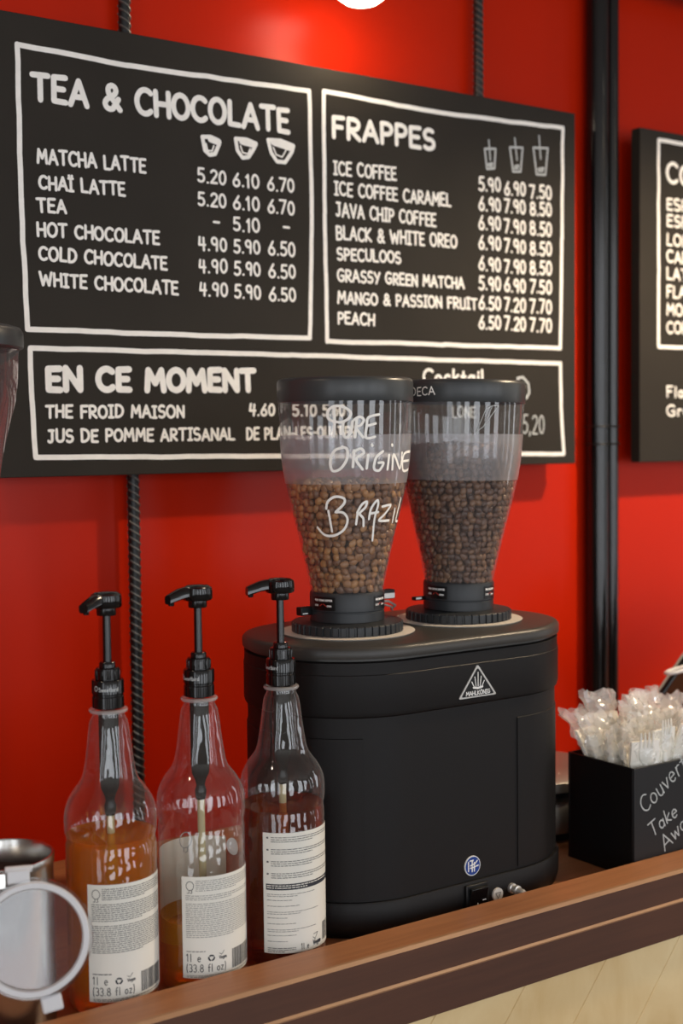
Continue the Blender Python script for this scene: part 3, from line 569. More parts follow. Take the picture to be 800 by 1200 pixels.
for x0_, x1_, z1_ in ((-.0056, -.0086, .0172), (-.0028, -.0044, .0222), (0, 0, .0268), (.0028, .0044, .0222), (.0056, .0086, .0172)): ribbon(b, [(x0_, .0118), (x1_, z1_)], .0011, fb)
ribbon(b, [(-.0062, .0108), (0, .0098), (.0062, .0108)], .0022, fb)
obj('badge_print', b, MT['white'], lg)
# sticker, rocker switch, indicator, outlet nipple
def disc(bm, cx, cz, rx, rz, y0, y1, n=28):
    A = [bm.verts.new((cx+rx*math.cos(2*PI*i/n), y0, cz+rz*math.sin(2*PI*i/n))) for i in range(n)]
    B = [bm.verts.new((cx+rx*math.cos(2*PI*i/n), y1, cz+rz*math.sin(2*PI*i/n))) for i in range(n)]
    for i in range(n): bm.faces.new((A[i], A[(i+1) % n], B[(i+1) % n], B[i]))
    bm.faces.new(A[::-1]); bm.faces.new(B)
c = (.9087-GX, .0545)
b = nb(); disc(b, c[0], c[1], .0108, .0108, YF-.0009, YF+.0008); st_ = tag(obj('instruction_sticker', b, MT['white'], gr), 'round blue and white sticker')
b = nb(); disc(b, c[0], c[1], .0099, .0099, YF-.0011, YF-.0008); obj('sticker_field', b, MT['blue'], st_)
b = nb(); fs = lambda u, v: (c[0]+u, YF-.0013, c[1]+v)
for s_ in ([(-.0062, -.005), (-.0062, .005)], [(-.004, .006), (.0005, .0062), (-.0012, .0046)], [(-.0035, .0008), (.0028, .002)], [(-.0035, -.002), (.003, -.0015)], [(-.001, -.006), (-.001, .004)], [(.002, -.006), (.002, .0035)], [(.0035, .0025), (.006, .005)], [(.004, -.001), (.0075, -.0005)]): ribbon(b, s_, .0015, fs)
obj('sticker_print', b, MT['white'], st_)
b = nb(); box(b, .8945-GX, .9262-GX, YF-.0075, YF-.0030, .002, .0362); sw = obj('power_switch', b, MT['boxm'], gr, bevel=.0012)
b = nb(); profile = [(-.0073, .005), (-.0105, .006), (-.0088, .019), (-.0125, .0325), (-.0073, .0335)]
A = [b.verts.new((.8985-GX, YF+p, z)) for p, z in profile]; B = [b.verts.new((.9222-GX, YF+p, z)) for p, z in profile]
for i in range(5): b.faces.new((A[i], A[(i+1) % 5], B[(i+1) % 5], B[i]))
b.faces.new(A[::-1]); b.faces.new(B); obj('rocker', b, MT['pump'], sw, bevel=.0006)
b = nb(); ff = lambda u, v: (.9105-GX+u, YF-.0108, v)
ribbon(b, [(-.003, .0125), (-.003, .0165)], .0012, ff); ribbon(b, [(.0045, .0185), (.0085, .0186)], .0012, lambda u, v: (.9105-GX+u, YF-.0104, v))
obj('switch_print', b, MT['white'], sw)
c2 = (.9405-GX, .0178)
b = nb(); disc(b, c2[0], c2[1], .0072, .0072, YF-.0058, YF-.0035); ind = tag(obj('round_label', b, MT['whitem'], gr), 'small round white label')
b = nb(); fr_ = lambda u, v: (c2[0]+u, YF-.0060, c2[1]+v)
ribbon(b, [(-.0035, .002), (0, -.0045), (.0035, .002), (-.0035, .002)], .0008, fr_); obj('label_print', b, MT['ink'], ind)
b = nb(); MR = Matrix.Translation((.9615-GX, YF-.003, .0205)) @ Matrix.Rotation(math.radians(90), 4, 'X')
lathe(b, [(0, -.0005), (.0055, -.0005), (.0055, .004), (.0040, .005), (.0040, .008), (.0052, .0085), (.0052, .012), (.0035, .0125), (.0035, .020), (.0026, .022), (0, .022)], 20, mtx=MR)
tag(obj('metal_nipple', b, MT['alu'], gr, smooth=True), 'silver threaded nipple')
# ------------------------------------------------------------------ hoppers
HP = [(.0395, .0445-.3+.3049), (.0395, .3494), (.0462, .3815), (.0535, .4135), (.0612, .4440), (.0665, .4698), (.0703, .4950), (.0715, .5194), (.0731, .5576)]
def r_at(z):
    P = [(r, q) for r, q in HP[1:]]
    if z <= P[0][1]: return P[0][0]
    for (ra, za), (rb, zb) in zip(P, P[1:]):
        if z <= zb: return ra+(rb-ra)*(z-za)/(zb-za)
    return P[-1][0]
def smooth_prof(z0, z1, n, d=0):
    """sampled hopper wall, slightly rounded between the measured rings"""
    out = []
    for i in range(n+1):
        z = z0+(z1-z0)*i/n; r = sum(r_at(z+k*.004) for k in (-2, -1, 0, 1, 2))/5 if z0+.01 < z < z1-.01 else r_at(z)
        out.append((r+d, z))
    return out
TOPZ = .3042
def hopper(idx, x, zc, zb, sgn_tab):
    rt = Matrix.Identity(4)
    # white scale disc and black adjusting ring belong to the grinder
    b = nb(); lathe(b, [(.0730, TOPZ+.0002), (.0745, TOPZ+.0016), (.0600, TOPZ+.0018), (0, TOPZ+.0018)], 72); sd = obj('scale_disc', b, MT['whitem'], gr, smooth=True); sd.location = (x, 0, 0); tag(sd, 'off white scale disc')
    b = nb(); z0 = TOPZ+.002; z1 = .3168; n = 44
    ring = [[], [], [], []]; 
    for i in range(n):
        for f_, rr in ((.0, .0615), (.62, .0615), (.70, .0598), (.92, .0598)):
            a = 2*PI*(i+f_)/n
            for k, (q, z) in enumerate(((rr, z0), (rr, z1-.001), (rr-.0012, z1), (.040, z1+.0012))): ring[k].append(b.verts.new((q*math.cos(a), q*math.sin(a), z)))
    m = len(ring[0])
    for A, B in zip(ring, ring[1:]):
        for i in range(m): b.faces.new((A[i], A[(i+1) % m], B[(i+1) % m], B[i]))
    b.faces.new(ring[0][::-1]); b.faces.new(ring[-1])
    ar = obj('adjusting_ring', b, MT['collar'], gr); ar.location = (x, 0, 0)
    # the hopper
    b = nb(); pr_ = smooth_prof(.3500, .5590, 40); lathe(b, pr_, 96)
    h = obj('hopper', b, MT['acr'], gr, smooth=True, angle=0); h.location = (x, 0, 0)
    tag(h, ('left hopper with light brown beans', 'right hopper with dark brown beans')[idx])
    piv = Vector((0, 0, .3182))
    if idx: h.matrix_basis = Matrix.Translation((x, 0, 0)) @ Matrix.Translation(piv) @ Matrix.Rotation(math.radians(1.0), 4, Vector((.566, .824, 0))) @ Matrix.Translation(-piv)
    b = nb(); lathe(b, [(.030, .3184), (.0408, .3184), (.0408, .3282), (.0402, .3286), (.0402, .3296), (.0408, .3300), (.0412, .3305), (.0412, .3478), (.0402, .3500), (.0395, .3503), (.0370, .3503)], 64); cl = obj('collar', b, MT['collar'], h, smooth=True)
    fc = lambda rr: (lambda u, v: (rr*math.cos(u/rr), rr*math.sin(u/rr), v))
    def curved(b, rr, a0, a1, za, zb_, n=14):
        A = [b.verts.new((rr*math.cos(a0+(a1-a0)*i/n), rr*math.sin(a0+(a1-a0)*i/n), za)) for i in range(n+1)]
        B = [b.verts.new((rr*math.cos(a0+(a1-a0)*i/n), rr*math.sin(a0+(a1-a0)*i/n), zb_)) for i in range(n+1)]
        for i in range(n): b.faces.new((A[i], A[i+1], B[i+1], B[i]))
    view = math.atan2(-(GY), -(GX+x))     # direction from the hopper to the photographer
    for (da, wdt) in ((-.68, .72), (1.05, .55)):
        a0 = view+da-wdt/2; a1 = view+da+wdt/2
        b = nb(); curved(b, .0414, a0, a1, .3318, .3462); sk = obj('collar_sticker', b, MT['stick'], cl)
        b = nb(); f_ = fc(.0416); u0 = (a0+.06)*.0416; u1 = (a1-.08)*.0416
        write(b, 'PUSH DOWN HOPPER', u0, .3418, u1, .3418, .0018, .0006, f_, gap=.25)
        write(b, 'LOCK', u0, .3362, u0+.0055, .3362, .0016, .0005, f_); write(b, 'OPEN', u1-.0065, .3358, u1-.001, .3358, .0016, .0005, f_)
        obj('sticker_print', b, MT['white'], sk)
        b = nb(); um = (u0+u1)/2; ribbon(b, [(um-.004, .3365), (um-.001, .3385)], .0008, f_); ribbon(b, [(um+.001, .3388), (um+.005, .3362)], .0008, f_); obj('sticker_arrow', b, MT['redp'], sk)
    b = nb(); lathe(b, [(r_+.0004, z_) for r_, z_ in smooth_prof(.3500, .5590, 60) if zb-.002 < z_ < zc+.002], 96)
    fbnd = tag(obj('frosted_band', b, MT['frost'], h, smooth=True, angle=0), 'frosted band around the hopper')
    b = nb(); lathe(b, [(0, .5640), (.0725, .5640), (.0725, .5560), (.0740, .5560), (.0745, .5568), (.0745, .5770), (.0735, .5800), (.0712, .5816), (.0690, .5806), (0, .5806)], 96)
    tag(obj('lid', b, MT['lidp'], h, smooth=True, angle=50), 'dark grey lid with a rounded rim')
    return h
h1 = hopper(0, 0, .5194, .4670, 0)
h2 = hopper(1, GS, .5188, .4680, 0)
def onhop(ph, z): r_ = sum(r_at(z+k*.004) for k in (-2, -1, 0, 1, 2))/5+.0009; return r_
HOPPER_WORDS[-1] = HLAST
b = nb()
for n_s, s_ in enumerate(HOPPER_WORDS):
    if n_s in (7, 18): tag(obj('marker_lettering', b, MT['chalk'], h1), 'white handwriting on the hopper'); b = nb()
    # densify and smooth
    P = [Vector(p) for p in s_]; Q = []
    for i in range(len(P)-1):
        p0, p1, p2_, p3 = P[max(i-1, 0)], P[i], P[i+1], P[min(i+2, len(P)-1)]
        for k in range(5):
            t_ = k/5; Q.append(.5*((2*p1)+(-p0+p2_)*t_+(2*p0-5*p1+4*p2_-p3)*t_*t_+(-p0+3*p1-3*p2_+p3)*t_**3))
    Q.append(P[-1])
    if len(P) == 2: Q = [P[0].lerp(P[1], k/4) for k in range(5)]
    ribbon(b, [(p.x*.065, p.y) for p in Q], .0027, lambda u, v: (onhop(u, v)*math.cos(u/.065), onhop(u, v)*math.sin(u/.065), v), 6)
tag(obj('marker_lettering', b, MT['chalk'], h1), 'white handwriting on the hopper')
b = nb(); v2 = math.atan2(-GY, -(GX+GS))
write(b, 'DECA', (v2-.83)*.0749, .5628, (v2-.40)*.0749, .5640, .0088, .0013, lambda u, v: (.0749*math.cos(u/.0749), .0749*math.sin(u/.0749), v), random.Random(2), .04)
tag(obj('marker_lettering', b, MT['chalk'], h2), 'white handwriting on the lid')
b = nb(); f2 = lambda u, v: ((onhop(0, v))*math.cos(u/.073+v2), (onhop(0, v))*math.sin(u/.073+v2), v)
for s_ in ([(.028, .5480), (.036, .5520), (.026, .5290), (.018, .5230), (.028, .5480)], [(.036, .5520), (.044, .5525), (.026, .5290)]): ribbon(b, s_, .0007, f2)
tag(obj('triangle_lines', b, MT['chalkthin'], h2), 'faint triangular lines')  # thin pale triangular lines laid on the right hopper wall
# locking lever between the hoppers, black catch on the left
b = nb(); ml = Matrix.Translation((.0640, .020, 0)) @ Matrix.Rotation(math.radians(0), 4, 'Z')
box(b, -.030, .014, -.004, .006, .3335, .3405, ml); lv = obj('lock_lever', b, MT['alu'], gr, bevel=.0008)
b = nb(); box(b, -.026, -.010, -.0035, .006, .3407, .3432, ml); box(b, -.006, .0135, -.004, .0065, .3407, .3438, ml); obj('lever_cap', b, MT['boxm'], lv)
b = nb(); tube(b, [(.040, .014, .329), (.052, .012, .3325), (.066, .012, .3312), (.078, .016, .3255), (.079, .026, .3195)], .0014, 8); tube(b, [(.044, .018, .3265), (.058, .014, .3285), (.072, .016, .3245), (.080, .024, .319)], .0011, 8); obj('lever_wire', b, MT['alu'], lv, smooth=True)
b = nb(); box(b, -.054, -.036, .010, .020, .3245, .3335); ct = obj('catch', b, MT['boxm'], gr, bevel=.0008)
b = nb(); box(b, -.052, -.0455, .0094, .0099, .3262, .3274); obj('catch_mark', b, MT['white'], ct)
b = nb(); box(b, GS-.052, GS-.036, .014, .022, .3285, .3325); ct = obj('catch', b, MT['boxm'], gr, bevel=.0006)
b = nb(); box(b, GS-.0518, GS-.044, .0132, .0139, .3300, .3322); obj('catch_mark', b, MT['white'], ct)
# ------------------------------------------------------------------ coffee beans
def bean_mesh(name, m):
    b = nb(); nu, nv = 8, 5; rings = []
    for j in range(1, nv):
        th = PI*j/nv; rg = []
        for i in range(nu):
            ph = 2*PI*i/nu; x = math.cos(th)*.5; y = math.sin(th)*math.cos(ph)*.39; z = math.sin(th)*math.sin(ph)*.36
            if z < 0: z *= .55                     # flat side
            if i == 6: z += .09*math.sin(th); y += .02*math.sin(x*7)   # the crease
            rg.append(b.verts.new((x, y, z)))
        rings.append(rg)
    a = b.verts.new((.5, 0, 0)); e = b.verts.new((-.5, 0, 0))
    for A, B in zip(rings, rings[1:]):
        for i in range(nu): b.faces.new((A[i], A[(i+1) % nu], B[(i+1) % nu], B[i]))
    for i in range(nu): b.faces.new((a, rings[0][(i+1) % nu], rings[0][i])); b.faces.new((e, rings[-1][i], rings[-1][(i+1) % nu]))
    bmesh.ops.recalc_face_normals(b, faces=b.faces)
    me = bpy.data.meshes.new(name); b.to_mesh(me); b.free(); me.materials.append(m)
    me.polygons.foreach_set('use_smooth', [True]*len(me.polygons)); return me
def beans(idx, cx, ztop, cols, label, group, seed, size):
    rd = random.Random(seed); meshes = [bean_mesh('coffee_bean', mat('roasted bean %d %d' % (idx, k), c, .36, spec=.6, var=.25, vscale=120)) for k, c in enumerate(cols)]
    lay = []
    hm = (gr.matrix_basis @ (h1 if idx == 0 else h2).matrix_basis)
    for layer, inset in ((0, .0042), (1, .0088)):
        z = .3535+layer*.002; row = 0
        while z < ztop:
            r_ = r_at(z)-inset; n = max(6, int(2*PI*r_/(size*.80)))
            for k in range(n):
                a = 2*PI*(k+.5*(row % 2)+rd.uniform(-.22, .22))/n
                q = r_-rd.uniform(0, .0016); lay.append((layer, Vector((q*math.cos(a), q*math.sin(a), z+rd.uniform(-.0014, .0014))), a))
            z += size*.70; row += 1
    r_ = r_at(ztop)-.005
    for k in range(int((r_/(size*.42))**2*.8)):
        q = r_*math.sqrt(rd.random()); a = rd.uniform(0, 2*PI); lay.append((2, Vector((q*math.cos(a), q*math.sin(a), ztop+rd.uniform(-.001, .003)+.003*(1-q/r_))), a))
    camd = Vector((0, 0, .515))
    sc = []
    for (ly, p, a) in lay:
        w = hm @ p; nrm = Vector((math.cos(a), math.sin(a), 0)); d = (camd-w).normalized().dot(nrm) if ly == 0 else -9
        sc.append(d)
    order = sorted(range(len(lay)), key=lambda i: -sc[i]); single = set(order[:150])
    V = []; Fc = []; mi = []
    for i, (ly, p, a) in enumerate(lay):
        e = Matrix.Rotation(rd.uniform(0, 2*PI), 4, Vector((math.cos(a), math.sin(a), .001)))
        base = Matrix(((math.cos(a+PI/2), 0, math.cos(a), 0), (math.sin(a+PI/2), 0, math.sin(a), 0), (0, 1, 0, 0), (0, 0, 0, 1)))
        flip = Matrix.Rotation(PI if rd.random() < .38 else rd.uniform(-.5, .5), 4, 'X')
        s_ = size*rd.uniform(.9, 1.12)
        T = hm @ Matrix.Translation(p) @ e @ base @ flip @ Matrix.Rotation(rd.uniform(-.35, .35), 4, 'Y') @ Matrix.Diagonal((s_, s_*rd.uniform(.92, 1.12), s_, 1))
        me = meshes[rd.randrange(len(meshes))]
        if i in single:
            o = bpy.data.objects.new('coffee_bean', me); COL.objects.link(o); o.matrix_world = T; tag(o, label, 'coffee bean', group)
        else:
            n0 = len(V); V += [T @ v.co for v in me.vertices]; Fc += [[n0+q for q in f.vertices] for f in me.polygons]; mi += [meshes.index(me)]*len(me.polygons)
    me = bpy.data.meshes.new('coffee_beans'); me.from_pydata(V, [], Fc)
    for m_ in meshes: me.materials.append(m_.materials[0])
    me.polygons.foreach_set('material_index', mi); me.polygons.foreach_set('use_smooth', [True]*len(mi))
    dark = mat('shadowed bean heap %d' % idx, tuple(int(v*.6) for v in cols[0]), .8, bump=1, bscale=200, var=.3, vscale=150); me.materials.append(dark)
    o = bpy.data.objects.new('bean_heap', me); COL.objects.link(o)
    tag(o, 'mass of coffee beans filling the %s hopper behind the front ones' % ('left', 'right')[idx], 'coffee beans', kind='stuff')
    # dark middle of the heap
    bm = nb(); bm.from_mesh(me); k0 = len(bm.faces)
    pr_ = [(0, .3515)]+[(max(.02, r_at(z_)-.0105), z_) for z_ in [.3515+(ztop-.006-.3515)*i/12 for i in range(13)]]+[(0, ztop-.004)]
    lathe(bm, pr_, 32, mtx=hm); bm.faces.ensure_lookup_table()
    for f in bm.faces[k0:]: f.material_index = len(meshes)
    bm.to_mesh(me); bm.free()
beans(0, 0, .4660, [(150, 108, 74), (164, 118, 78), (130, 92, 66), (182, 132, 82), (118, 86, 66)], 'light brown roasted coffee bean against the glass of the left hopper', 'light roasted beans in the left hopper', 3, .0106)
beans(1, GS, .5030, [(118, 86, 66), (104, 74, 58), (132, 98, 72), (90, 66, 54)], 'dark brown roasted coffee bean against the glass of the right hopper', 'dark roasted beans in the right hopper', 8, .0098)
# ------------------------------------------------------------------ syrup bottles
BP = [(0, .004), (.026, .0035), (.034, 0), (.0385, .0012), (.0408, .006), (.0413, .012), (.0413, .150), (.0405, .1535), (.0405, .157), (.0416, .1600), (.0421, .1660), (.0421, .1760), (.0410, .1835), (.0384, .1905), (.0345, .1970), (.0302, .2025), (.0266, .2075), (.0243, .2140), (.0222, .2260), (.0202, .2410), (.0184, .2560), (.0172, .2620), (.0152, .2655), (.0146, .2670), (.0146, .2715)]
def prof_r(z):
    for (ra, za), (rb, zb) in zip(BP[2:], BP[3:]):
        if za <= z <= zb: return ra+(rb-ra)*(z-za)/max(1e-6, zb-za)
    return BP[-1][0]
def syrup_bottle(x, y, level, liq, label, kind, la, sd, spout):
    t = empty('syrup_bottle', (x, y, 0)); tag(t, label, 'bottle', 'syrup bottles with pumps on the counter')
    view = math.atan2(-y, -x)
    b = nb(); lathe(b, BP, 96); o = obj('bottle_body', b, MT['pet'], t, smooth=True, angle=60)
    # faint flutes pressed round the shoulder
    me = o.data
    for v in me.vertices:
        if .178 < v.co.z < .262:
            a = math.atan2(v.co.y, v.co.x); w = math.sin((v.co.z-.178)/.084*PI); k = 1+.018*w*math.cos(8*a); v.co.x *= k; v.co.y *= k
    b = nb(); lathe(b, [(.0148, .2702), (.0172, .2704), (.0178, .2718), (.0172, .2732), (.0150, .2736)], 48); obj('neck_ring', b, MT['ring'], o, smooth=True)
    # syrup
    P = [(0, .0048), (.025, .0043), (.0335, .0010), (.0378, .0022), (.0400, .0065), (.0405, .012)]
    z = .016
    while z < level-.001: P.append((prof_r(z)-.0008, z)); z += .004
    rl = prof_r(level)-.0006; P += [(rl, level), (rl-.0015, level-.0006), (0, level-.0008)]
    b = nb(); lathe(b, P, 72); obj('syrup', b, liq, t, smooth=True, angle=40)
    # back label
    z0, z1 = (.0165, .1230) if kind == 0 else ((.0165, .1125) if kind == 1 else (.0180, .1365))
    rr = .0418; a0 = view-math.radians(la); a1 = a0+math.radians(118)
    b = nb(); n = 24
    A = [[b.verts.new((q*math.cos(a0+(a1-a0)*i/n), q*math.sin(a0+(a1-a0)*i/n), z_)) for i in range(n+1)] for z_, q in ((z0, rr-.0001), (z0, rr), (z1, rr), (z1, rr-.0001))]
    for p_, q_ in zip(A, A[1:]):
        for i in range(n): b.faces.new((p_[i], p_[i+1], q_[i+1], q_[i]))
    lb = obj('back_label', b, MT['paper'], t, smooth=True)
    f = lambda u, v: ((rr+.0002)*math.cos(a0+u/rr), (rr+.0002)*math.sin(a0+u/rr), v)
    W_ = (a1-a0)*rr; rd = random.Random(sd)
    def para(b, u0, u1, top, rows, pitch, h, dens=1.0):
        for r_ in range(rows):
            u = u0; end = u1 if r_ < rows-1 else u0+(u1-u0)*.6
            while u < end-.001:
                w = rd.uniform(.0012, .0052); w = min(w, end-u); v = top-r_*pitch
                vs = [b.verts.new(f(u+w*k/2, v)) for k in range(3)]+[b.verts.new(f(u+w*k/2, v-h)) for k in (2, 1, 0)]
                b.faces.new(vs); u += w+.0007
    m_ = .0038
    if kind in (0, 1):
        b = nb(); para(b, .0135, W_-.004, z1-.0035, 6, .00185, .0007); para(b, m_, W_-.004, z1-.0175, 9 if kind == 0 else 3, .00185, .0007)
        para(b, m_, W_-.004, z1-(.0370 if kind == 0 else .0252), 14 if kind == 0 else 18, .00185, .0007)
        para(b, m_, m_+.03, .0425, 1, .002, .0010); para(b, m_, W_-.012, .0195, 2, .0014, .0006)
        pm = obj('small_print', b, MT['ink' if kind == 0 else 'inkl'], lb); pm['kind'] = 'stuff'
        b = nb(); write(b, '1l e', m_, .0355-.0030, m_+.0135, .0325, .0072, .0007, f, gap=.3)
        write(b, '(33.8 fl oz)', m_, .0228, m_+.0375, .0228, .0070, .0007, f, gap=.22)
        obj('volume_lettering', b, MT['inkd'], lb)
        b = nb(); c_ = (m_+.0235, .0355); 
        for k in range(3):
            a = math.radians(90+120*k); p = [(c_[0]+.0026*math.cos(a+s_), c_[1]+.0024*math.sin(a+s_)) for s_ in (-.75, -.25, .25, .6)]
            ribbon(b, p, .0015, f)
        obj('recycling_mark', b, MT['inkd'], lb)
        b = nb(); write(b, 'Vegan', m_+.0310, .0335, m_+.0385, .0338, .0030, .0006, f, gap=.15); ribbon(b, [(m_+.031, .039), (m_+.0335, .0375), (m_+.036, .041)], .0005, f); obj('vegan_mark', b, MT['ink'], lb)
        b = nb(); cx, cy = .0082, z1-.0085
        ribbon(b, [(cx+.0036*math.cos(a_), cy+.0042*math.sin(a_)) for a_ in [2*PI*k/18 for k in range(19)]], .0006, f)
        ribbon(b, [(cx-.001, cy-.0042), (cx-.001, cy-.0068), (cx-.0025, cy-.0070)], .0006, f); ribbon(b, [(cx+.0018, cy-.0040), (cx+.0018, cy-.0068), (cx+.0004, cy-.0070)], .0006, f)
        obj('bird_mark', b, MT['ink'], lb)
        bu0, bu1, bz0, bz1 = m_+.045, W_-.008, .0215, .0400
    else:
        b = nb(); q = z1-.0040
        for k in range(4):
            para(b, m_, m_+.0035, q, 1, .002, .0016); para(b, m_+.0045, W_-.006, q, 3, .0021, .0007); q -= .0118
        q = z1-.0495+.0
        b2 = nb(); n2 = 16; zz = (z1-.0560, z1-.0500)
        A = [[b2.verts.new(f(m_-.001+(W_-m_)*i/n2, v)) for i in range(n2+1)] for v in zz]
        for i in range(n2): b2.faces.new((A[0][i], A[0][i+1], A[1][i+1], A[1][i]))
        bb = obj('dark_label_band', b2, MT['inkd'], lb)
        q = z1-.0600
        for k in range(9): para(b, m_, m_+rd.uniform(.03, .06), q, 2 if k % 3 == 0 else 1, .0019, .0005); q -= .0058
        para(b, m_, m_+.028, .0235, 3, .0017, .0007)
        obj('small_print', b, MT['ink'], lb)['kind'] = 'stuff'
        b = nb(); fw = lambda u, v: ((rr+.0004)*math.cos(a0+u/rr), (rr+.0004)*math.sin(a0+u/rr), v)
        f_keep = f; f = fw; para(b, m_, W_-.012, z1-.0512, 2, .0022, .0009); f = f_keep
        obj('band_print', b, MT['paper'], bb)
        b = nb(); write(b, '1l e', m_+.0335, .0205, m_+.0420, .0205, .0058, .0006, f, gap=.3); obj('volume_lettering', b, MT['inkd'], lb)
        b = nb(); write(b, 'Vegan', m_+.0475, .0222, m_+.0585, .0226, .0044, .0008, f, gap=.12); ribbon(b, [(m_+.047, .0300), (m_+.050, .0275), (m_+.054, .0335), (m_+.048, .0325)], .0005, f); obj('vegan_mark', b, MT['inkd'], lb)
        bu0, bu1, bz0, bz1 = m_+.063, W_-.008, .0225, .0405
    b = nb(); u = bu0
    while u < bu1:
        w = rd.choice((.0004, .0007, .0011)); b.faces.new([b.verts.new(f(*p)) for p in ((u, bz0), (u+w, bz0), (u+w, bz1), (u, bz1))]); u += w+rd.choice((.0004, .0007))
    obj('barcode', b, MT['ink'], lb)
    if kind == 1:   # label on the far side, seen through the empty part of the bottle
        b0 = view+PI-math.radians(36); b1_ = view+PI+math.radians(98)
        b = nb(); n = 24; rr2 = .0404
        A = [[b.verts.new((rr2*math.cos(b0+(b1_-b0)*i/n), rr2*math.sin(b0+(b1_-b0)*i/n), z_)) for i in range(n+1)] for z_ in (.026, .1270)]
        for i in range(n): b.faces.new((A[0][i], A[0][i+1], A[1][i+1], A[1][i]))
        fl = obj('front_label', b, MT['paperb'], t, smooth=True)
        b = nb(); g = lambda u, v: (.0401*math.cos(view+PI+u/.0401), .0401*math.sin(view+PI+u/.0401), v)
        ribbon(b, [(.016+.0062*math.cos(a_), .1240+.0078*math.sin(a_)) for a_ in [2*PI*k/20 for k in range(21)]], .0009, g)
        ribbon(b, [(.014, .1165), (.014, .1125), (.0165, .1115)], .0009, g); ribbon(b, [(.018, .1165), (.018, .1125)], .0009, g)
        obj('bird_mark', b, MT['inkl'], fl)
        b = nb(); paint(b, [(-.0345+.0085*math.cos(2*PI*k/24), .1190+.0085*math.sin(2*PI*k/24)) for k in range(24)], g); obj('round_seal', b, MT['white'], fl)
    # pump
    b = nb(); lathe(b, [(0, .2742), (.0135, .2742), (.0145, .2748), (.0145, .2845), (.0138, .2852), (.0138, .2868), (.0147, .2875), (.0147, .2990), (.0140, .3000), (.0108, .3002), (.0108, .3100), (.0100, .3108), (.0074, .3110), (.0074, .3150), (.0066, .3160), (0, .3160)], 48)
    pc = obj('pump_collar', b, MT['pump'], t, smooth=True, angle=40)
    b = nb()
    for k in range(10):   # grip ribs on the upper step
        a = 2*PI*k/10; b2m = Matrix.Rotation(a, 4, 'Z'); box(b, .0098, .0116, -.0016, .0016, .3006, .3090, b2m)
    obj('grip_rib', b, MT['pump'], pc, bevel=.0004)['kind'] = 'stuff'
    b = nb(); fp = lambda u, v: (.0149*math.cos(view+u/.0149), .0149*math.sin(view+u/.0149), v)
    off = {0: 0, 1: -.0095, 2: -.0125}[kind]
    write(b, 'Sweetbird', -.0085+off, .2908, .0095+off, .2908, .0034, .0006, fp, gap=.2)
    ribbon(b, [(-.0115+off+.0017*math.cos(a_), .2932+.0022*math.sin(a_)) for a_ in [2*PI*k/12 for k in range(13)]], .0006, fp)
    obj('collar_lettering', b, MT['chalkthin'], pc)
    b = nb(); lathe(b, [(0, .3150), (.0039, .3150), (.0037, .3620), (0, .3620)], 24); obj('pump_shaft', b, MT['pump'], t, smooth=True)
    b = nb(); lathe(b, [(0, .3610), (.0060, .3610), (.0060, .3585), (.0086, .3585), (.0090, .3600), (.0090, .3650), (.0130, .3655), (.0143, .3668), (.0145, .3740), (.0138, .3772), (.0100, .3795), (0, .3802)], 40)
    hd = obj('pump_head', b, MT['pump'], t, smooth=True, angle=45)
    b = nb(); sp = math.radians(spout); dx, dy = math.cos(sp), math.sin(sp)
    secs = [(.006, .3730, .0062, .0052), (.014, .3736, .0058, .0052), (.021, .3724, .0054, .0050), (.028, .3702, .0050, .0046), (.0340, .3682, .0048, .0042)]
    R_ = []
    for d_, z_, w_, h_ in secs:
        R_.append([b.verts.new((dx*d_-dy*w_*c_, dy*d_+dx*w_*c_, z_+h_*s_)) for c_, s_ in ((-1, -.7), (-.6, -1), (.6, -1), (1, -.7), (1, .5), (.5, 1), (-.5, 1), (-1, .5))])
    for p_, q_ in zip(R_, R_[1:]):
        for i in range(8): b.faces.new((p_[i], p_[(i+1) % 8], q_[(i+1) % 8], q_[i]))
    b.faces.new(R_[0][::-1]); b.faces.new(R_[-1]); bmesh.ops.recalc_face_normals(b, faces=b.faces)
    so = obj('spout', b, MT['pump'], hd, smooth=True, angle=50)
    b = nb(); MT_ = Matrix.Translation((dx*.0300, dy*.0300, .3645)); lathe(b, [(0, -.0022), (.0026, -.0022), (.0030, .003), (0, .003)], 16, mtx=MT_); obj('spout_tip', b, MT['pump'], so, smooth=True)
    b = nb(); lathe(b, [(0, .2700), (.0092, .2700), (.0090, .2080), (.0084, .2000), (.0052, .1930), (.0040, .1880), (.0056, .1830), (.0050, .1770), (.0042, .1745), (0, .1745)], 28)
    obj('pump_cylinder', b, MT['stem'], t, smooth=True, angle=50)
    b = nb(); tube(b, [(0, 0, .1745), (.0005, 0, .12), (-.004*math.cos(sp), .004, .06), (-.006, .007, .014)], .0036, 14); obj('dip_tube', b, MT['dip'], t, smooth=True)
    return t
LQ1 = liquid('amber syrup', (1, .64, .10), (1, .40, .005), .30)
LQ2 = liquid('pale amber syrup', (1, .66, .13), (1, .42, .01), .26)
LQ3 = liquid('red brown syrup', (.86, .38, .12), (.50, .08, .01), .18)
D2 = math.degrees
import_dirs = None
def imgdir(deg):   # horizontal direction: 0 = to the photographer's left, 90 = toward the photographer
    v = -cr*math.cos(math.radians(deg)) + Vector((-cf.x, -cf.y, 0)).normalized()*math.sin(math.radians(deg)); return D2(math.atan2(v.y, v.x))
syrup_bottle(.4995, 1.107, .1585, LQ1, 'leftmost syrup bottle with a black pump, nearly full of bright amber syrup', 0, 31, 1, imgdir(64))
syrup_bottle(.5920, 1.105, .0660, LQ2, 'middle syrup bottle with a black pump, mostly empty with little amber syrup', 1, 27, 2, imgdir(42))
syrup_bottle(.6849, 1.107, .1560, LQ3, 'rightmost syrup bottle with a black pump, dark red-brown syrup beside the grinder', 2, 28, 3, imgdir(20))
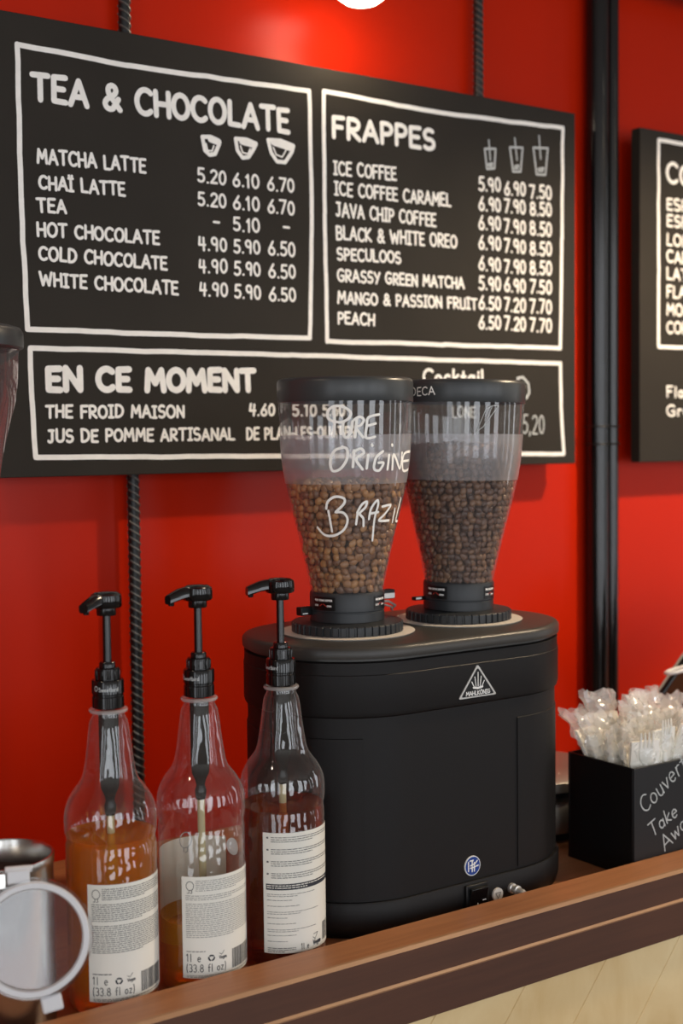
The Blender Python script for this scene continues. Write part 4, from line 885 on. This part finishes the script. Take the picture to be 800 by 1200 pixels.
# ------------------------------------------------------------------ steel canister with its clear lid hanging open
cn = empty('storage_canister', (.394, 1.1085, 0)); tag(cn, 'steel canister of dark powder with a clear lid hanging open, left of the bottles', 'canister')
b = nb(); rc = .0467
lathe(b, [(0, .0005), (rc-.002, .0005), (rc, .003), (rc, .1475), (rc+.0008, .1495), (rc+.0010, .1560), (rc+.0004, .1572), (rc-.0012, .1572), (rc-.0022, .1555), (rc-.0022, .1300), (rc-.0022, .006), (0, .006)], 72); obj('can_body', b, MT['steel'], cn, smooth=True, angle=50)
b = nb(); rd = random.Random(4); 
lathe(b, [(0, .1375), (.01, .1385), (.02, .1368), (.03, .1382), (.038, .1365), (rc-.0024, .1360), (rc-.0024, .1340)], 40)
for v in b.verts: v.co.z += noise.noise(v.co*120)*.0018
obj('powder', b, MT['cocoa'], cn, smooth=True)
# the lid: frame faces the photographer
lc = Vector((.3940, 1.0320, .1055)); nrm = (Vector((-.36, -1.0, .20))).normalized()
zax = nrm; xax = Vector((0, 0, 1)).cross(zax).normalized(); yax = zax.cross(xax)
ML = Matrix((xax, yax, zax)).transposed().to_4x4(); ML.translation = lc-cn.location; ML = ML @ Matrix.Scale(1.045, 4)
b = nb(); rl = .0468
lathe(b, [(.0385, -.0030), (.0440, -.0030), (.0455, -.0045), (rl, -.0045), (rl, .0035), (rl-.0010, .0045), (.0395, .0045), (.0385, .0035), (.0385, -.0030)], 72, mtx=ML); ld = tag(obj('lid_rim', b, MT['lens'], cn, smooth=True, angle=40), 'clear plastic lid hanging open')
b = nb(); lathe(b, [(.0392, -.0020), (.0440, -.0020), (.0446, .0036), (.0436, .0058), (.0396, .0058), (.0384, .0036), (.0392, -.0020)], 72, mtx=ML); obj('gasket', b, MT['gasket'], ld, smooth=True, angle=50)
b = nb(); lathe(b, [(0, .0005), (.0389, .0005), (.0389, .0022), (0, .0022)], 72, mtx=ML); obj('window', b, MT['lens'], ld, smooth=True, angle=30)
b = nb(); box(b, -.0040, .0125, -.0585, -.0455, -.0030, .0030, ML @ Matrix.Rotation(.18, 4, 'Z')); obj('lid_tab', b, MT['gasket'], ld, bevel=.0018)
b = nb(); box(b, -.0185, -.0010, .0440, .0540, -.0040, .0025, ML); tube(b, [ML @ Vector((-.020, .0545, -.002)), ML @ Vector((.001, .0545, -.002))], .0030, 12); obj('hinge', b, MT['gasket'], ld, bevel=.0006)
b = nb(); box(b, -.0265, -.0195, .0405, .0525, -.0040, .0020, ML); obj('hinge_clip', b, MT['steel'], ld, bevel=.0006)
# ------------------------------------------------------------------ cutlery box
BX0, BX1, BY0, BY1, BH = 1.1340, 1.3200, 1.0582, 1.1670, .1306
cb = empty('cutlery_box', (BX0, BY0, 0)); tag(cb, 'black open box lettered by hand in white, holding wrapped cutlery at the right', 'box')
b = nb(); th = .003
def cbx(name, b, m, par=None, **k):
    o = obj(name, b, m, None, **k); p = par or cb; o.parent = p
    o.matrix_parent_inverse = Matrix.Translation(-cb.location) if p is cb else Matrix.Identity(4); return o
box(b, BX0+th, BX1-th, BY0+th, BY1-th, .0006, .004); cbx('bottom', b, MT['boxm'])
for (x0, x1, y0, y1, m) in ((BX0, BX1, BY0, BY0+th, 'boxf'), (BX0, BX1, BY1-th, BY1, 'boxm'), (BX0, BX0+th, BY0+th, BY1-th, 'boxm'), (BX1-th, BX1, BY0+th, BY1-th, 'boxm')):
    b = nb(); box(b, x0, x1, y0, y1, .0005, BH); cbx('side_panel', b, MT[m], bevel=.0006)
for s_, i in (('Couverts', 0), ('Take', 1), ('Away', 2)):
    x0, z0, x1, z1 = [v*1.0168 if k % 2 == 0 else .515-(.515-v)*1.0168 for k, v in enumerate(BOXTXT[i])]
    b = nb(); write(b, s_, x0, z0, x1+(.012 if i == 0 else .006), z1+(.008 if i == 0 else .003), (.0215, .0175, .0195)[i], .0016, planef(BY0-.0003), random.Random(7+i), .05, gap=.14)
    cbx('handwriting', b, MT['chalkthin'])
# wrapped cutlery sets
def pack(x, y, z, w, h, rz, flare, sway, seed, front):
    rd = random.Random(seed); t = empty('cutlery_pack', (x, y, z)); t.rotation_euler = (0, 0, rz)
    def bend(bm_):
        for v in bm_.verts: v.co.x += flare*max(0, v.co.z-.115)*1.25; v.co.y += sway*max(0, v.co.z-.115)
    b = nb(); nx, nz = 12, 34; top = []
    def surf(sgn):
        g = []
        for j in range(nz+1):
            row = []
            for i in range(nx+1):
                u = i/nx*2-1; v = j/nz; th_ = .0072*(1-abs(u)**2.6)*min(1, (v+.02)*9)*(1 if v < .8 else max(.04, (1-v)/.2))
                q = Vector((u*w/2, sgn*th_, v*h))
                n1 = noise.noise(Vector((q.x*75+seed*7, q.z*55, sgn+seed))); n2 = (abs(noise.noise(Vector((q.x*150, q.z*120+seed, sgn*3))))+abs(noise.noise(Vector((q.x*260+4, q.z*210+seed, sgn*5))))*.7-.3)
                n3 = noise.noise(Vector((v*11, seed*3.3, 0)))
                amp = .0035+.006*max(0, v-.72)/.28
                q.y += n1*amp*1.3+n2*.0080*(1 if v > .4 else .25)*sgn; q.x += n2*.003*(1 if v > .5 else .2); q.x += noise.noise(Vector((seed, v*16, u)))*.0028*(1+v)
                q.y += n3*.006*max(0, v-.6)
                q.x += flare*max(0, q.z-.115)*1.25; q.y += sway*max(0, q.z-.115)
                if j == nz: q.z += noise.noise(Vector((u*3, seed, 2)))*.008
                q.z += noise.noise(Vector((q.x*90, v*20, seed)))*.003*(v > .5)
                row.append(b.verts.new(q))
            g.append(row)
        return g
    A, B = surf(1), surf(-1)
    for g in (A, B):
        for j in range(nz):
            for i in range(nx): b.faces.new((g[j][i], g[j][i+1], g[j+1][i+1], g[j+1][i]))
    for j in range(nz):
        for i in (0, nx): b.faces.new((A[j][i], A[j+1][i], B[j+1][i], B[j][i]))
    bg = obj('clear_bag', b, MT['bagf' if front else 'bagm'], t, smooth=True, angle=14)
    # folded napkin
    b = nb(); box(b, -w*.40, w*.40, -.0030, .0016, .006, h*(.95 if front else .86))
    bmesh.ops.subdivide_edges(b, edges=b.edges[:], cuts=5, use_grid_fill=True)
    for v in b.verts: v.co.y += noise.noise(v.co*45+Vector((seed, 0, 0)))*.0022
    bend(b)
    nk = obj('napkin', b, MT['napk'], t, smooth=True, angle=50)
    # fork with four tines in front of the napkin
    b = nb(); fy = -.0040; ft = h*(1.02 if front else .86)
    tube(b, [(0, fy, .012), (.0005, fy-.0004, h*.42), (0, fy, ft-.040)], [.0035, .0028, .0030], 8)
    P = [(.0030, ft-.042), (.0085, ft-.033), (.0098, ft-.020), (-.0098, ft-.020), (-.0085, ft-.033), (-.0030, ft-.042)]
    F_ = [b.verts.new((px_, fy-.0007, pz)) for px_, pz in P]; K = [b.verts.new((px_, fy+.0007, pz)) for px_, pz in P]
    for i in range(6): b.faces.new((F_[i], F_[(i+1) % 6], K[(i+1) % 6], K[i]))
    b.faces.new(F_[::-1]); b.faces.new(K)
    for k in range(4): xx = -.0084+k*.0056; tube(b, [(xx, fy, ft-.021), (xx, fy-.001, ft-.008), (xx*.98, fy-.0005, ft)], [.0015, .0013, .0006], 6)
    bend(b)
    obj('fork', b, MT['fork'], t, smooth=True, angle=50)
    return t
pk = []
rp = random.Random(12)
rows_ = ((1.0735, 5), (1.0905, 5), (1.1080, 5), (1.1265, 5), (1.1460, 5))
PKL = {}
ords = ('front', 'second', 'third', 'fourth', 'rear')
cnt = ('leftmost', 'second from left', 'third from left', 'fourth from left', 'fifth from the left', 'sixth from the left', 'rightmost')
hr = (.176, .176, .183, .188, .194)
for ri, (yy, n) in enumerate(rows_):
    for i in range(n):
        xx = BX0+.031+(BX1-BX0-.062)*i/(n-1); h = hr[ri]*rp.uniform(.95, 1.04)-max(0, i-1.5)*.0075*(ri > 0)
        lean = (-.20+.50*i/(n-1))*.9+rp.uniform(-.16, .16)
        if i == 0: h *= .93
        o = pack(xx, yy, .006, rp.uniform(.044, .052), h, rp.uniform(-.30, .30), lean, (ri-2)*.10+rp.uniform(-.1, .1), ri*17+i+1, ri == 0)
        nm = cnt[6] if i == n-1 else cnt[i]
        tag(o, 'bagged napkin and fork, %s in %s row of the black box' % (nm, ords[ri]), 'cutlery pack', 'wrapped cutlery sets in the black box')
# ------------------------------------------------------------------ round stainless appliance behind the box
dr = empty('round_steel_stand', (1.185, 1.2960, 0)); tag(dr, 'round stainless steel stand between the grinder and the cutlery box', 'steel stand')
b = nb(); lathe(b, [(0, .0005), (.080, .0005), (.082, .002), (.082, .0115), (0, .0115)], 64); obj('rubber_foot', b, MT['beltd'], dr, smooth=True, angle=40)
b = nb(); lathe(b, [(0, .0118), (.088, .0118), (.092, .014), (.0935, .020), (.0940, .044), (.0915, .0510), (.084, .0550), (0, .0555)], 80); obj('drum', b, MT['steelb'], dr, smooth=True, angle=40)
b = nb(); lathe(b, [(0, .0557), (.080, .0557), (.080, .0660), (0, .0660)], 64); obj('gap_ring', b, MT['beltd'], dr, smooth=True, angle=40)
b = nb(); lathe(b, [(0, .0662), (.094, .0662), (.0960, .0675), (.0965, .0760), (.0960, .0790), (.0945, .0800), (0, .0800)], 96); obj('top_plate', b, MT['steelb'], dr, smooth=True, angle=40)
# ------------------------------------------------------------------ tilted tablet behind the box
tb = empty('tablet', (1.50, 1.32, 0)); tag(tb, 'black tablet screen with grey bezel leaning behind the wrapped cutlery', 'tablet')
a = math.atan2(.0497, .0549)
e1 = Vector((math.cos(a), 0, math.sin(a))); e2 = Vector((math.sin(a)*.92, .35, -math.cos(a)*.92)).normalized(); e2 = (e2-e1*e2.dot(e1)).normalized(); e3 = e1.cross(e2)
MTB = Matrix((e1, e2, e3)).transposed().to_4x4(); MTB.translation = Vector((1.462, 1.32, .1413))-tb.location
def rbox(b, x0, x1, y0, y1, z0, z1): box(b, x0, x1, y0, y1, z0, z1, MTB)
b = nb(); rbox(b, 0, .235, -.0022, .156, -.010, -.001); obj('case', b, MT['pump'], tb, bevel=.003)
b = nb(); rbox(b, .004, .231, .0015, .0075, -.0008, .0035); rbox(b, .004, .231, .146, .152, -.0008, .0035); rbox(b, .004, .010, .0075, .146, -.0008, .0035); rbox(b, .225, .231, .0075, .146, -.0008, .0035); obj('bezel', b, MT['tabb'], tb, bevel=.0008)
b = nb(); rbox(b, .0102, .2248, .0077, .1458, -.0008, .0015); obj('screen', b, MT['tab'], tb)
b = nb(); cpt = MTB @ Vector((.110, .075, -.010)); tube(b, [cpt, (cpt.x+.01, cpt.y+.02, .03), (cpt.x+.01, cpt.y+.02, .010)], .010, 16); obj('stand_post', b, MT['pump'], tb, smooth=True)
b = nb(); MM = Matrix.Translation((cpt.x+.01, cpt.y+.02, 0)); lathe(b, [(0, .0005), (.058, .0005), (.060, .003), (.058, .009), (.012, .012), (0, .012)], 40, mtx=MM); obj('stand_foot', b, MT['pump'], tb, smooth=True, angle=40)
b = nb(); pr0 = Vector((1.4955, 1.30, .1800)); P = [(1.4720+.026*math.cos(q), 1.286+.014*math.sin(q), .1795+.004*math.cos(q+.6)) for q in [2*PI*k/28 for k in range(29)]]
tube(b, P, .0026, 8); o = obj('white_ring', b, MT['white'], smooth=True); tag(o, 'white plastic ring in front of the edge of the black tablet', 'ring')
# ------------------------------------------------------------------ single grinder at the left edge
g3 = empty('coffee_grinder', (.4095, 1.3049, 0)); tag(g3, 'second coffee grinder at the left edge, only its hopper in view', 'coffee grinder')
b = nb(); lathe(b, [(0, .0005), (.044, .0005), (.046, .004), (.046, .36), (.044, .365), (0, .366)], 64); obj('body', b, MT['plas'], g3, smooth=True, angle=40)
b = nb(); lathe(b, [(0, .3662), (.041, .3662), (.042, .37), (.042, .398), (.040, .402), (0, .402)], 48); obj('collar', b, MT['collar'], g3, smooth=True, angle=40)
b = nb(); lathe(b, [(.040, .4022), (.044, .410), (.052, .44), (.0605, .4750), (.0670, .5115), (.0735, .5380), (.0790, .5575), (.0815, .5800), (.0825, .6075)], 72); hp3 = obj('hopper', b, MT['acr'], g3, smooth=True, angle=0)
b = nb(); lathe(b, [(0, .6120), (.0825, .6120), (.0825, .6085), (.0850, .6085), (.0875, .6100), (.0880, .6160), (.0875, .6250), (.0850, .6290), (.078, .6310), (0, .6315)], 72); tag(obj('lid', b, MT['lidp'], hp3, smooth=True, angle=50), 'dark grey lid')
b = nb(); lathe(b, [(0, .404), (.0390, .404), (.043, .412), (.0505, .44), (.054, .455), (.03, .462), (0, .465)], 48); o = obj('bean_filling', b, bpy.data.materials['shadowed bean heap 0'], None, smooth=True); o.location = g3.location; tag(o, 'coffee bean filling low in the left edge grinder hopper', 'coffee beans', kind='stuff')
